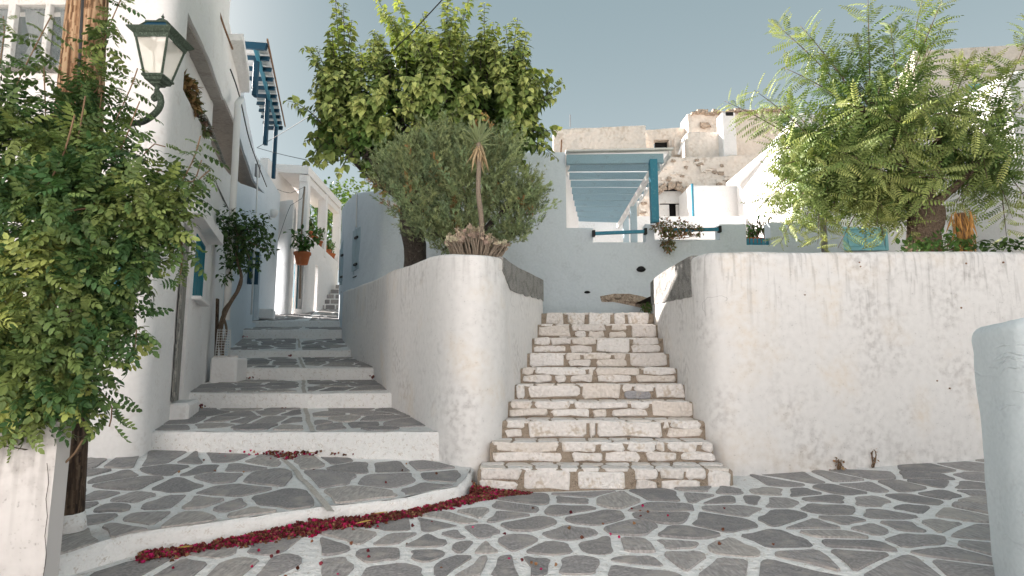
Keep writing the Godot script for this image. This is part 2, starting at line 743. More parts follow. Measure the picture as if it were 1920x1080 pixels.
func make_materials() -> void:
	var fine := height_tex(11, 512, 0.03, 5)
	var coarse := height_tex(12, 512, 0.012, 5)
	var grit := height_tex(13, 512, 0.12, 4)
	var rock := height_tex(14, 512, 0.02, 6)
	M.plaster = mat(0.9, blotch_tex(21, 512, Color(0.84, 0.825, 0.815), Color(0.80, 0.785, 0.775), Color(0.66, 0.62, 0.59), 0.62, 0.5), 2.6, coarse, 1.6)
	M.blue_shade_plaster = mat(0.9, blotch_tex(22, 512, Color(0.68, 0.735, 0.785), Color(0.64, 0.70, 0.75), Color(0.57, 0.62, 0.66), 0.62, 0.5), 2.6, coarse, 1.4)  # white walls in shade: the bluish cast is put into the colour
	M.rough_wash = mat(0.9, blotch_tex(23, 512, Color(0.78, 0.765, 0.745), Color(0.72, 0.70, 0.68), Color(0.42, 0.36, 0.31), 0.56, 0.8, 0.015, 0.08), 1.5, rock, 3.0)
	M.grout = mat(0.88, blotch_tex(24, 512, Color(0.84, 0.835, 0.825), Color(0.79, 0.78, 0.77), Color(0.42, 0.35, 0.29), 0.62, 0.65, 0.03, 0.14), 1.1, fine, 1.2)
	M.cement = mat(0.95, blotch_tex(25, 512, Color(0.34, 0.33, 0.31), Color(0.24, 0.235, 0.225), Color(0.15, 0.145, 0.14), 0.52, 0.8), 1.2, rock, 2.0)
	M.ruin = mat(0.95, blotch_tex(26, 512, Color(0.80, 0.73, 0.66), Color(0.74, 0.66, 0.585), Color(0.54, 0.44, 0.35), 0.59, 0.5, 0.01, 0.07), 5.0, rock, 6.0)
	M.ruin_bare = mat(0.95, blotch_tex(27, 512, Color(0.56, 0.46, 0.37), Color(0.42, 0.33, 0.26), Color(0.22, 0.16, 0.12), 0.55, 0.8, 0.03, 0.1), 2.0, rock, 8.0)
	M.mortar = mat(0.95, blotch_tex(28, 512, Color(0.46, 0.385, 0.31), Color(0.34, 0.275, 0.215), Color(0.18, 0.14, 0.10), 0.55, 0.7, 0.03, 0.16), 0.9, grit, 1.5)
	M.soil = mat(0.98, blotch_tex(29, 256, Color(0.17, 0.12, 0.085), Color(0.12, 0.085, 0.06), Color(0.07, 0.05, 0.035), 0.5, 0.8, 0.03, 0.16), 1.0, grit, 2.5)
	M.dust = mat(0.98, blotch_tex(30, 256, Color(0.36, 0.31, 0.25), Color(0.28, 0.24, 0.19), Color(0.18, 0.16, 0.12), 0.5, 0.8), 6.0, coarse, 3.0)
	M.slate = []
	var tones := [Color(0.385, 0.365, 0.362), Color(0.32, 0.307, 0.308), Color(0.44, 0.414, 0.405), Color(0.355, 0.336, 0.331), Color(0.50, 0.467, 0.445), Color(0.40, 0.378, 0.376)]
	for i in tones.size():
		var c: Color = tones[i]
		M.slate.append(mat(0.72, blotch_tex(40 + i, 256, c, c * 0.60, c.lerp(Color(0.46, 0.41, 0.36), 0.6), 0.56, 0.8, 0.012, 0.17, i % 2 == 0), 0.85 + 0.07 * i, rock, 1.2))
	M.slate_pale = [mat(0.8, blotch_tex(48, 256, Color(0.58, 0.55, 0.51), Color(0.50, 0.46, 0.42), Color(0.36, 0.31, 0.27), 0.55, 0.7, 0.02, 0.09), 0.8, grit, 0.7)]
	M.marble = []
	tones = [Color(0.84, 0.795, 0.765), Color(0.79, 0.74, 0.705), Color(0.86, 0.825, 0.80), Color(0.79, 0.725, 0.67)]
	for i in tones.size():
		var c: Color = tones[i]
		M.marble.append(mat(0.8, blotch_tex(52 + i, 256, c, c * 0.9, Color(0.50, 0.40, 0.30), 0.60 + 0.02 * i, 0.55, 0.012, 0.07), 0.9, fine, 1.6))
	M.marble_grey = [mat(0.75, blotch_tex(58, 256, Color(0.40, 0.40, 0.42), Color(0.33, 0.33, 0.35), Color(0.5, 0.42, 0.33), 0.6, 0.6), 0.6, fine, 1.4)]
	M.bark = mat(0.95, blotch_tex(60, 256, Color(0.10, 0.085, 0.072), Color(0.06, 0.05, 0.045), Color(0.20, 0.18, 0.16), 0.55, 0.7, 0.03, 0.12, true), 0.5, rock, 5.0)
	M.bark_warm = mat(0.95, blotch_tex(61, 256, Color(0.22, 0.165, 0.12), Color(0.13, 0.095, 0.07), Color(0.32, 0.25, 0.19), 0.55, 0.7, 0.03, 0.12, true), 0.5, rock, 5.0)
	M.twig = plain(lin(0.20, 0.13, 0.08), 0.85)
	M.pale_stem = mat(0.9, blotch_tex(62, 256, Color(0.40, 0.33, 0.26), Color(0.28, 0.22, 0.17), Color(0.18, 0.14, 0.10), 0.55, 0.7, 0.04, 0.15), 0.25, grit, 0.6)
	M.pole_wood = grain_mat(63, Color(0.31, 0.18, 0.10), Color(0.10, 0.055, 0.03), Color(0.46, 0.32, 0.20), 0.9)
	M.dark_wood = grain_mat(64, Color(0.075, 0.05, 0.035), Color(0.035, 0.025, 0.02), Color(0.14, 0.10, 0.07), 0.8)
	M.old_wood = grain_mat(65, Color(0.25, 0.25, 0.235), Color(0.13, 0.125, 0.12), Color(0.38, 0.36, 0.32), 0.8)
	M.teal = mat(0.55, blotch_tex(66, 256, Color(0.012, 0.16, 0.21), Color(0.010, 0.13, 0.18), Color(0.05, 0.20, 0.23), 0.6, 0.5, 0.03, 0.12, true), 0.5)
	M.blue_paint = mat(0.5, blotch_tex(67, 256, Color(0.06, 0.25, 0.34), Color(0.05, 0.21, 0.30), Color(0.17, 0.32, 0.38), 0.6, 0.6, 0.03, 0.12), 0.7)
	M.dark_blue = plain(lin(0.012, 0.055, 0.095), 0.5)
	M.turquoise = mat(0.55, blotch_tex(68, 256, Color(0.27, 0.55, 0.58), Color(0.24, 0.50, 0.53), Color(0.40, 0.58, 0.58), 0.6, 0.5), 0.9)
	M.panel = plain(lin(0.8, 0.79, 0.78), 0.6)
	M.panel.backlight_enabled = true
	M.panel.backlight = Color(0.9, 0.9, 0.9)
	M.white_wood = mat(0.6, blotch_tex(69, 256, Color(0.74, 0.73, 0.71), Color(0.68, 0.67, 0.65), Color(0.48, 0.44, 0.40), 0.62, 0.6, 0.02, 0.1), 0.8)
	M.pale_blue_wood = mat(0.6, blotch_tex(70, 256, Color(0.42, 0.52, 0.575), Color(0.38, 0.48, 0.53), Color(0.32, 0.38, 0.42), 0.62, 0.6), 0.8)
	M.verdigris = mat(0.6, blotch_tex(71, 256, Color(0.055, 0.075, 0.055), Color(0.035, 0.05, 0.038), Color(0.15, 0.20, 0.155), 0.54, 0.7, 0.05, 0.2), 0.25, grit, 0.25)
	M.iron = plain(lin(0.03, 0.03, 0.032), 0.6, 0.4)
	M.galvanised = mat(0.5, blotch_tex(72, 256, Color(0.30, 0.30, 0.31), Color(0.24, 0.24, 0.25), Color(0.18, 0.17, 0.16), 0.6, 0.5), 0.4)
	M.cable = plain(lin(0.05, 0.05, 0.05), 0.7)
	M.pvc = plain(lin(0.72, 0.72, 0.71), 0.5)
	M.rust = mat(0.9, blotch_tex(73, 256, Color(0.22, 0.11, 0.06), Color(0.30, 0.20, 0.13), Color(0.10, 0.06, 0.04), 0.5, 0.7), 0.4)
	M.terracotta = mat(0.85, blotch_tex(74, 256, Color(0.46, 0.15, 0.06), Color(0.38, 0.12, 0.05), Color(0.5, 0.3, 0.2), 0.6, 0.6), 0.4)
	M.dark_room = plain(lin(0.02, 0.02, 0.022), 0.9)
	M.curtain = plain(lin(0.22, 0.22, 0.22), 0.9)  # white curtain darkened; the dim room is put into its colour
	M.shade_soffit = mat(0.95, blotch_tex(77, 256, Color(0.46, 0.42, 0.385), Color(0.40, 0.365, 0.335), Color(0.33, 0.29, 0.26), 0.55, 0.7), 2.0, coarse, 1.5)  # grey puts the loggia's shade into the colour of soffits and recess walls
	M.pale_beam = mat(0.6, blotch_tex(78, 256, Color(0.30, 0.43, 0.50), Color(0.27, 0.40, 0.47), Color(0.24, 0.32, 0.36), 0.62, 0.6), 0.8)
	M.curtain.backlight_enabled = true
	M.curtain.backlight = Color(0.1, 0.1, 0.1)
	M.glass = plain(Color(0.85, 0.9, 0.9, 0.10), 0.05)
	M.glass.transparency = BaseMaterial3D.TRANSPARENCY_ALPHA
	M.milky = plain(Color(0.93, 0.92, 0.88, 0.32), 0.35)
	M.milky.transparency = BaseMaterial3D.TRANSPARENCY_ALPHA
	M.leaf = leaf_mat(0.6, 0.38)
	M.leaf_dull = leaf_mat(0.45, 0.65)
	M.dry = leaf_mat(0.3, 0.9)
	M.petal = leaf_mat(0.5, 0.7)
	M.dead_leaf = plain(lin(0.55, 0.36, 0.10), 0.8)
	M.dead_leaf.cull_mode = BaseMaterial3D.CULL_DISABLED
	M.near_shade_plaster = mat(0.92, blotch_tex(75, 512, Color(0.54, 0.60, 0.625), Color(0.50, 0.56, 0.585), Color(0.43, 0.48, 0.51), 0.62, 0.5), 1.6, ridge_tex(76), 1.3)  # blue-grey puts the near wall's shade into its plaster colour
	M.right_wall = worn_wall(80, 2048, 1024, 9.0, 2.6, 0.90)
	M.planter_plaster = worn_wall(90, 2048, 1024, 16.0, 3.0, 0.92)
	M.corner_plaster = worn_wall(97, 1024, 512, 3.0, 1.5, 0.80)

# trowel ridges that run level, here and there
func ridge_tex(sd: int) -> ImageTexture:
	var size := 512
	var a := nz(sd, 0.02, 4, size)
	var b := nz(sd + 1, 0.006, 3, size)
	var f := nz(sd + 2, 0.08, 3, size)
	var out := PackedByteArray()
	out.resize(size * size)
	for y in size:
		for x in size:
			var row := (y + int(b[y * size + x] * 0.12)) % size
			var v := a[row * size + (x / 9)] / 255.0
			var line := clampf(1.0 - absf(v - 0.62) * 30.0, 0.0, 1.0) * clampf(b[y * size + x] / 80.0 - 1.2, 0.0, 1.0)
			out[y * size + x] = int(clampf(0.4 + 0.15 * (f[y * size + x] / 255.0) + 0.4 * line, 0, 1) * 255)
	return tex_of(size, size, out, Image.FORMAT_L8)

func grain_mat(sd: int, base: Color, dark: Color, light: Color, tile: float) -> StandardMaterial3D:
	# wood: noise stretched along the vertical
	var size := 256
	var a := nz(sd, 0.2, 4, size, FastNoiseLite.TYPE_PERLIN)
	var b := nz(sd + 3, 0.02, 3, size)
	var out := PackedByteArray()
	out.resize(size * size * 3)
	var hgt := PackedByteArray()
	hgt.resize(size * size)
	var bs := base.linear_to_srgb()
	var dk := dark.linear_to_srgb()
	var lt := light.linear_to_srgb()
	for y in size:
		for x in size:
			var v := a[int(y / 14.0 + b[y * size + x] * 0.02) % size * size + x] / 255.0
			var c := ramp3(dk, bs, lt, clampf((v - 0.5) * 3.4 + 0.5, 0, 1))
			var i := (y * size + x) * 3
			out[i] = int(c.r * 255)
			out[i + 1] = int(c.g * 255)
			out[i + 2] = int(c.b * 255)
			hgt[y * size + x] = int(v * 255)
	return mat(0.85, tex_of(size, size, out), tile, tex_of(size, size, hgt, Image.FORMAT_L8), 1.2)

# limewash with stains, flaking and cracks that have a shape of their own; uv is run and height in metres
func worn_wall(sd: int, w: int, h: int, wide: float, tall: float, tone := 0.92) -> StandardMaterial3D:
	var n := 512
	var a := nz(sd, 0.009, 6, n, FastNoiseLite.TYPE_PERLIN)
	var b := nz(sd + 1, 0.05, 5, n, FastNoiseLite.TYPE_PERLIN)
	var c := nz(sd + 2, 0.22, 2, n, FastNoiseLite.TYPE_PERLIN)
	var st := nz(sd + 3, 0.05, 3, n)
	var out := PackedByteArray()
	out.resize(w * h * 3)
	var px := wide / w
	for y in h:
		var hy := tall * (1.0 - (y + 0.5) / h)
		var r1 := (int(hy * 150.0) % n) * n
		var r2 := (int(hy * 300.0) % n) * n
		var r3 := (int(hy * 26.0) % n) * n
		var low := clampf((0.35 - hy) * 3.0, 0.0, 1.0)
		var high := clampf((hy - (tall - 1.25)) * 1.6, 0.0, 1.0)
		for x in w:
			var xx := x * px
			var u := a[r1 + int(xx * 150.0) % n] / 255.0
			var v := b[r2 + int(xx * 300.0) % n] / 255.0
			var f := c[r2 + int(xx * 300.0) % n] / 255.0
			var s := st[r3 + int(xx * 260.0) % n] / 255.0
			var t := clampf((u - 0.50) * 3.2, 0, 1) * clampf((v - 0.36) * 2.6, 0, 1)
			var warm := clampf((a[r1 + int(xx * 150.0 + 200.0) % n] / 255.0 - 0.54) * 3.0, 0, 1) * v
			var streak := clampf((s - 0.56) * 3.5, 0, 1) * high
			var speck := clampf((f - 0.70) * 6.0, 0, 1) * clampf((v - 0.5) * 6.0, 0, 1)
			var g := tone - 0.04 * v - 0.075 * t - 0.12 * streak - 0.13 * speck - 0.05 * low * v
			var i := (y * w + x) * 3
			out[i] = int(clampf(g + 0.010 * warm + 0.003, 0, 1) * 255)
			out[i + 1] = int(clampf(g - 0.006 - 0.020 * warm - 0.003 * t, 0, 1) * 255)
			out[i + 2] = int(clampf(g - 0.060 * warm - 0.012 - 0.004 * t, 0, 1) * 255)
	# cracks wander over the plaster
	var r := RandomNumberGenerator.new()
	r.seed = sd * 31
	for k in 5:
		var cx := r.randf() * w
		var cy := r.randf_range(0.25, 0.9) * h
		var ang := r.randf_range(0.6, 2.4)
		for q in r.randi_range(60, 240):
			ang += r.randf_range(-0.35, 0.35)
			cx += cos(ang)
			cy -= sin(ang) * 0.9
			if cx < 1 or cy < 1 or cx >= w - 1 or cy >= h - 1:
				break
			var i := (int(cy) * w + int(cx)) * 3
			for e in 3:
				out[i + e] = int(out[i + e] * 0.78)
	var m := StandardMaterial3D.new()
	m.albedo_texture = tex_of(w, h, out)
	m.uv1_scale = Vector3(1.0 / wide, -1.0 / tall, 1.0)
	m.roughness = 0.92
	m.metallic_specular = 0.25
	m.heightmap_enabled = true
	m.heightmap_texture = m.albedo_texture
	m.heightmap_scale = 1.2
	return m

# ---------------------------------------------------------------- ground
func sheet(x0: float, x1: float, d0: float, d1: float, step: float, hf: Callable) -> ArrayMesh:
	var st := begin()
	st.set_smooth_group(0)
	var nx := int((x1 - x0) / step)
	var nd := int((d1 - d0) / step)
	for i in nx:
		for j in nd:
			var xa := x0 + (x1 - x0) * i / nx
			var xb := x0 + (x1 - x0) * (i + 1) / nx
			var da := d0 + (d1 - d0) * j / nd
			var db := d0 + (d1 - d0) * (j + 1) / nd
			quad(st, Vector3(xa, hf.call(xa, da), -da), Vector3(xa, hf.call(xa, db), -db), Vector3(xb, hf.call(xb, db), -db), Vector3(xb, hf.call(xb, da), -da))
	return done(st)

# a raised piece of pavement: top on hf, a worn rounded nosing and a white riser all round
func platform(called: String, outline: Array, hf: Callable, drop: float) -> MeshInstance3D:
	var pts := PackedVector2Array()
	for i in outline.size():
		var a: Vector2 = outline[i]
		var b: Vector2 = outline[(i + 1) % outline.size()]
		var n := clampi(int(a.distance_to(b) / 0.12), 1, 40)
		for k in n:
			var p := a.lerp(b, float(k) / n)
			p += Vector2(wn.get_noise_2d(p.x * 90, p.y * 90), wn.get_noise_2d(p.x * 90 + 900, p.y * 90)) * 0.03
			pts.append(p)
	if Geometry2D.is_polygon_clockwise(pts):
		pts.reverse()
	var st := begin()
	var rings := []
	for spec in [[-0.035, 0.0], [-0.012, -0.006], [0.0, -0.025], [0.004, -drop * 0.6], [0.0, -drop]]:
		var ring := []
		for i in pts.size():
			var d := (pts[(i + 1) % pts.size()] - pts[i - 1]).normalized()
			var out := Vector2(d.y, -d.x)
			var p: Vector2 = pts[i] + out * spec[0]
			var y: float = hf.call(p.x, -p.y) + spec[1]
			ring.append(Vector3(p.x, y + (wob(Vector3(p.x, 0, p.y), 0.006) if spec[1] > -0.03 else 0.0), p.y) + Vector3(out.x, 0, out.y) * wob(Vector3(p.x, y, p.y), 0.008))
		rings.append(ring)
	var top := PackedVector2Array()
	for p in rings[0]:
		top.append(Vector2(p.x, p.z))
	var idx := Geometry2D.triangulate_polygon(top)
	st.set_smooth_group(0)
	for k in range(0, idx.size(), 3):
		var a: Vector3 = rings[0][idx[k]]
		var b: Vector3 = rings[0][idx[k + 1]]
		var c: Vector3 = rings[0][idx[k + 2]]
		if (b - a).cross(c - a).y > 0:
			tri(st, a, c, b)
		else:
			tri(st, a, b, c)
	for r in rings.size() - 1:
		for i in pts.size():
			var i2 := (i + 1) % pts.size()
			quad(st, rings[r][i], rings[r][i2], rings[r + 1][i2], rings[r + 1][i])
	var o := put(done(st), called, M.grout)
	o.set_meta("kind", "structure")
	return o

func build_ground() -> void:
	var base := put(sheet(-400, 400, -400, 400, 40.0, func(_x, _d): return -0.3), "ground", M.dust)
	base.set_meta("kind", "structure")
	var st := put(sheet(-7.0, 9.0, -7.0, 6.6, 0.2, func(x, d): return street_h(x, d) + wn.get_noise_2d(x * 60, d * 60) * 0.006), "street", M.grout)
	st.set_meta("kind", "structure")
	var seeds := []
	for p in [
		Vector2(0.58, -5.16), Vector2(0.17, -4.96), Vector2(0.48, -4.94), Vector2(0.83, -4.89), Vector2(0.04, -4.74), Vector2(1.25, -4.99), Vector2(1.63, -5.18), Vector2(1.78, -5.10),
		Vector2(2.01, -5.32), Vector2(2.34, -5.30), Vector2(2.12, -5.03), Vector2(-0.07, -4.49), Vector2(0.43, -4.67), Vector2(0.10, -4.25), Vector2(0.60, -4.38), Vector2(1.13, -4.61),
		Vector2(1.67, -4.79), Vector2(1.53, -4.94), Vector2(2.66, -4.97), Vector2(2.37, -4.91), Vector2(2.42, -4.72), Vector2(2.63, -5.46), Vector2(2.93, -5.43), Vector2(3.24, -5.52),
		Vector2(3.87, -5.68), Vector2(4.36, -5.67), Vector2(3.65, -5.32), Vector2(2.96, -5.06), Vector2(3.21, -5.01), Vector2(3.56, -5.06), Vector2(3.69, -4.94), Vector2(4.06, -5.24),
		Vector2(3.35, -4.68), Vector2(3.59, -4.66), Vector2(3.45, -4.47), Vector2(-0.26, -4.05), Vector2(0.82, -4.09), Vector2(1.10, -4.36), Vector2(1.65, -4.49), Vector2(1.89, -4.73),
		Vector2(2.00, -4.67), Vector2(1.90, -4.25), Vector2(2.29, -4.40), Vector2(2.72, -4.55), Vector2(2.85, -4.35), Vector2(3.02, -4.56), Vector2(3.03, -4.16), Vector2(3.28, -4.25),
		Vector2(0.04, -3.85), Vector2(-0.22, -3.74), Vector2(1.40, -4.21), Vector2(2.05, -4.03), Vector2(2.20, -4.08), Vector2(2.58, -4.19), Vector2(2.52, -3.92), Vector2(2.72, -3.88),
		Vector2(2.81, -3.74), Vector2(2.27, -3.91), Vector2(0.23, -3.71), Vector2(0.53, -3.74), Vector2(0.75, -3.72), Vector2(1.00, -3.74), Vector2(1.64, -3.68), Vector2(2.03, -3.81),
		Vector2(1.99, -3.61), Vector2(2.42, -3.64), Vector2(0.36, -4.00), Vector2(1.07, -3.93), Vector2(-0.22, -3.45), Vector2(-0.04, -3.43), Vector2(0.14, -3.45), Vector2(0.34, -3.42),
		Vector2(0.71, -3.44), Vector2(1.00, -3.48), Vector2(1.27, -3.58), Vector2(1.17, -3.34), Vector2(1.64, -3.44), Vector2(1.91, -3.40), Vector2(2.46, -3.39), Vector2(2.64, -3.45),
		Vector2(0.66, -3.32), Vector2(1.40, -3.23), Vector2(2.05, -3.20), Vector2(2.30, -3.13)]:
		seeds.append(p)
	for p in [
		Vector2(-2.04, -3.43), Vector2(-1.80, -3.43), Vector2(-1.54, -3.47), Vector2(-1.48, -3.70), Vector2(-1.73, -3.62), Vector2(-1.18, -3.70), Vector2(-1.27, -3.50), Vector2(-1.01, -3.39),
		Vector2(-0.96, -3.98), Vector2(-0.80, -4.18), Vector2(-0.76, -3.93), Vector2(-0.52, -3.83), Vector2(-0.74, -3.58), Vector2(-0.51, -3.62), Vector2(-0.66, -3.36), Vector2(-0.53, -4.24),
		Vector2(-0.41, -4.41), Vector2(-0.33, -4.02), Vector2(-0.26, -3.75), Vector2(-0.27, -3.47), Vector2(-0.27, -4.54)]:
		seeds.append(p)
	# the same paving goes on round the camera and past the corner
	var guard := 0
	while seeds.size() < 245 and guard < 6000:
		guard += 1
		var p := Vector2(rng.randf_range(-4.5, 7.5), rng.randf_range(-6.0, 1.5))
		var near := 9.0
		for q in seeds:
			near = minf(near, p.distance_to(q))
		if near > 0.34:
			seeds.append(p)
	var bounds := PackedVector2Array([Vector2(-5, 1.8), Vector2(8, 1.8), Vector2(8, -6.6), Vector2(4.7, -6.04), Vector2(2.05, -5.72), Vector2(1.98, -5.33), Vector2(0.8, -5.28), Vector2(-0.3, -5.2), Vector2(-0.36, -4.9), Vector2(-0.74, -4.5), Vector2(-1.24, -4.22), Vector2(-1.64, -3.96), Vector2(-2.2, -3.52), Vector2(-2.36, -3.1), Vector2(-5, -3.0)])
	paving(st, seeds, bounds, street_h, 0.028, M.slate, {"gutters": [[Vector2(-1.38, -4.2), Vector2(-0.96, -3.0), 0.05]]})
	var up := put(sheet(-2.0, 16.0, 9.5, 40.0, 0.8, func(_x, d): return 1.80 + maxf(0.0, d - 11.0) * 0.13), "upper_ground", M.dust)
	up.set_meta("kind", "structure")
	var landing := put(sheet(0.2, 2.4, 8.3, 10.1, 0.2, func(x, d): return 1.812 + wn.get_noise_2d(x * 80, d * 80) * 0.004), "landing", M.grout)
	landing.set_meta("kind", "structure")
	var ls := []
	for i in 40:
		ls.append(Vector2(rng.randf_range(0.3, 2.3), -rng.randf_range(8.3, 10.0)))
	paving(landing, ls, PackedVector2Array([Vector2(0.45, -8.35), Vector2(2.0, -8.35), Vector2(2.3, -10.0), Vector2(0.25, -10.0)]), func(_x, _d): return 1.812, 0.018, M.slate)
	var far := put(sheet(-16.0, -4.0, 21.5, 42.0, 0.9, func(_x, d): return 2.9 + (d - 21.5) * 0.14), "hillside", M.dust)
	far.set_meta("kind", "structure")

func build_lane() -> void:
	var t := platform("terrace", [Vector2(-2.45, -3.05), Vector2(-2.23, -3.57), Vector2(-1.65, -4.0), Vector2(-1.26, -4.26), Vector2(-0.77, -4.55), Vector2(-0.42, -4.92), Vector2(-0.36, -5.2), Vector2(-0.34, -5.9), Vector2(-0.6, -6.3), Vector2(-4.0, -6.2), Vector2(-8.0, -6.2), Vector2(-8.0, -3.05)], terrace_h, 0.3)
	var seeds := []
	for p in [
		Vector2(-3.16, -5.39), Vector2(-2.89, -5.44), Vector2(-2.69, -5.57), Vector2(-2.27, -5.55), Vector2(-1.67, -5.70), Vector2(-1.35, -5.86), Vector2(-0.96, -5.98), Vector2(-2.91, -5.16),
		Vector2(-2.62, -5.18), Vector2(-2.39, -5.26), Vector2(-1.85, -5.58), Vector2(-1.41, -5.45), Vector2(-1.14, -5.52), Vector2(-0.80, -5.67), Vector2(-0.56, -5.20), Vector2(-2.93, -4.62),
		Vector2(-2.54, -4.64), Vector2(-2.36, -4.91), Vector2(-2.02, -4.97), Vector2(-1.56, -5.04), Vector2(-1.01, -5.05), Vector2(-0.61, -4.83), Vector2(-2.96, -4.28), Vector2(-2.68, -4.24),
		Vector2(-2.12, -4.55), Vector2(-1.13, -4.54), Vector2(-1.71, -4.31), Vector2(-2.41, -4.19), Vector2(-2.16, -4.24), Vector2(-2.68, -4.06), Vector2(-2.85, -4.06), Vector2(-2.61, -3.81),
		Vector2(-2.34, -3.86), Vector2(-1.90, -4.17), Vector2(-2.39, -3.67), Vector2(-2.05, -3.90), Vector2(-1.77, -4.10), Vector2(-3.63, -5.18), Vector2(-3.41, -5.26), Vector2(-3.41, -4.86),
		Vector2(-3.21, -4.82), Vector2(-3.77, -5.11), Vector2(-3.46, -4.71), Vector2(-3.12, -4.26), Vector2(-2.85, -3.89), Vector2(-2.50, -3.56), Vector2(-3.68, -4.81), Vector2(-3.23, -4.24)]:
		seeds.append(p)
	var bounds := PackedVector2Array([Vector2(-2.42, -3.1), Vector2(-2.21, -3.59), Vector2(-1.64, -4.03), Vector2(-1.25, -4.29), Vector2(-0.77, -4.58), Vector2(-0.44, -4.94), Vector2(-0.40, -5.3), Vector2(-0.50, -5.62), Vector2(-0.84, -5.86), Vector2(-3.5, -5.86), Vector2(-3.62, -5.44), Vector2(-6.0, -5.42), Vector2(-6.0, -3.1)])
	paving(t, seeds, bounds, terrace_h, 0.029, M.slate, {"gutters": [[Vector2(-2.255, -5.861), Vector2(-1.175, -4.102), 0.05]]})
	channel(t, Vector3(-2.246, 0.234, -5.838), Vector3(-1.227, 0.112, -4.154))
	# each step of the lane: front depth, height at the nosing, height at the back, left and right edge front and back
	var rows := [
		[5.85, 0.450, 7.60, 0.548, -3.75, -0.62, -4.25, -1.40],
		[7.60, 0.735, 9.70, 0.835, -4.35, -1.40, -5.15, -2.10],
		[9.70, 1.033, 11.90, 1.227, -5.15, -2.10, -5.95, -3.05],
		[11.90, 1.365, 14.60, 1.711, -5.95, -3.05, -6.95, -4.05],
		[14.60, 1.929, 16.30, 2.105, -6.95, -4.05, -7.4, -4.5],
		[16.30, 2.268, 22.60, 3.191, -7.6, -4.3, -9.3, -6.0]]
	var given := [[
		Vector2(-3.54, -6.51), Vector2(-3.42, -6.01), Vector2(-3.60, -7.10), Vector2(-3.19, -7.01), Vector2(-3.33, -7.49), Vector2(-2.90, -7.20), Vector2(-3.20, -6.59), Vector2(-2.92, -6.54),
		Vector2(-2.69, -6.56), Vector2(-3.10, -6.22), Vector2(-2.97, -5.85), Vector2(-2.65, -6.08), Vector2(-2.47, -5.68), Vector2(-2.55, -7.20), Vector2(-2.23, -7.01), Vector2(-1.99, -7.39),
		Vector2(-2.33, -6.59), Vector2(-2.11, -6.36), Vector2(-1.83, -6.67), Vector2(-1.65, -7.10), Vector2(-1.48, -7.29), Vector2(-1.55, -6.67), Vector2(-2.17, -6.08), Vector2(-1.88, -6.15),
		Vector2(-1.55, -6.29), Vector2(-1.21, -6.36), Vector2(-1.89, -5.59), Vector2(-1.63, -5.70), Vector2(-1.47, -5.82), Vector2(-1.35, -5.95), Vector2(-1.39, -5.56), Vector2(-1.02, -5.80)], [
		Vector2(-4.29, -8.67), Vector2(-3.79, -8.48), Vector2(-3.60, -9.05), Vector2(-3.27, -8.31), Vector2(-3.52, -7.83), Vector2(-3.02, -7.54), Vector2(-3.06, -8.67), Vector2(-2.82, -9.05),
		Vector2(-2.75, -8.14), Vector2(-2.55, -7.40), Vector2(-2.42, -8.14), Vector2(-2.27, -8.85), Vector2(-2.18, -7.45), Vector2(-1.96, -8.14), Vector2(-1.78, -7.62), Vector2(-3.86, -7.92)], [], [], [], []]
	for i in rows.size():
		var r: Array = rows[i]
		var hf := func(_x: float, d: float) -> float: return r[1] + (r[3] - r[1]) * (d - r[0]) / (r[2] - r[0])
		var o := platform("lane_step", [Vector2(r[4], -r[0]), Vector2(lerpf(r[4], r[5], 0.5), -r[0] + 0.05), Vector2(r[5], -r[0]), Vector2(r[7], -r[2] - 0.1), Vector2(r[6], -r[2] - 0.1)], hf, 0.5)
		var s: Array = given[i]
		var gx0 := lerpf(r[4], r[5], 0.57)
		var gx1 := lerpf(r[6], r[7], 0.57)
		var tries := 0
		while s.size() < [34, 30, 36, 38, 20, 66][i] and tries < 1500:
			tries += 1
			var v := rng.randf()
			var p := Vector2(lerpf(lerpf(r[4], r[5], 0.0), lerpf(r[6], r[7], 0.0), v) + (r[5] - r[4]) * rng.randf(), -lerpf(r[0], r[2], v))
			var near := 9.0
			for q in s:
				near = minf(near, Vector2((p.x - q.x) * 0.75, p.y - q.y).length())
			if near > [0.2, 0.2, 0.26, 0.3, 0.3, 0.34][i]:
				s.append(p)
		var b := PackedVector2Array([Vector2(r[4] + 0.1, -r[0] - 0.045), Vector2(r[5] - 0.1, -r[0] - 0.045), Vector2(r[7] - 0.02, -r[2] + 0.02), Vector2(r[6] + 0.02, -r[2] + 0.02)])
		paving(o, s, b, hf, [0.026, 0.03, 0.036, 0.042, 0.045, 0.05][i], M.slate, {"gutters": [[Vector2(gx0, -r[0]), Vector2(gx1, -r[2]), 0.055]]})
		if i < 4:
			channel(o, Vector3(gx0, r[1], -r[0] - 0.03), Vector3(gx1, r[3], -r[2]))
	# steps that climb on behind the far corner
	var f := thing("far_steps", "dark narrow steps rising at the far end of the lane below the flower pots", "steps", Vector3(-7.0, 3.15, -22.3))
	for k in 6:
		var st := begin()
		bx(st, at(Vector3(0.5 + 0.08 * k, 0.12 + 0.24 * k - 0.6, -0.2 - 0.34 * k)), Vector3(2.0, 1.2, 0.5), 0.02)
		put(done(st), "step", M.grout, f)
		for q in 5:
			st = begin()
			bx(st, at(Vector3(-0.32 + 0.40 * q + 0.08 * k, 0.07 + 0.24 * k, 0.055 - 0.34 * k)), Vector3(rng.randf_range(0.3, 0.37), 0.15, 0.03), 0.01)
			put(done(st), "riser_stone", M.slate[(q + k) % 6], f)

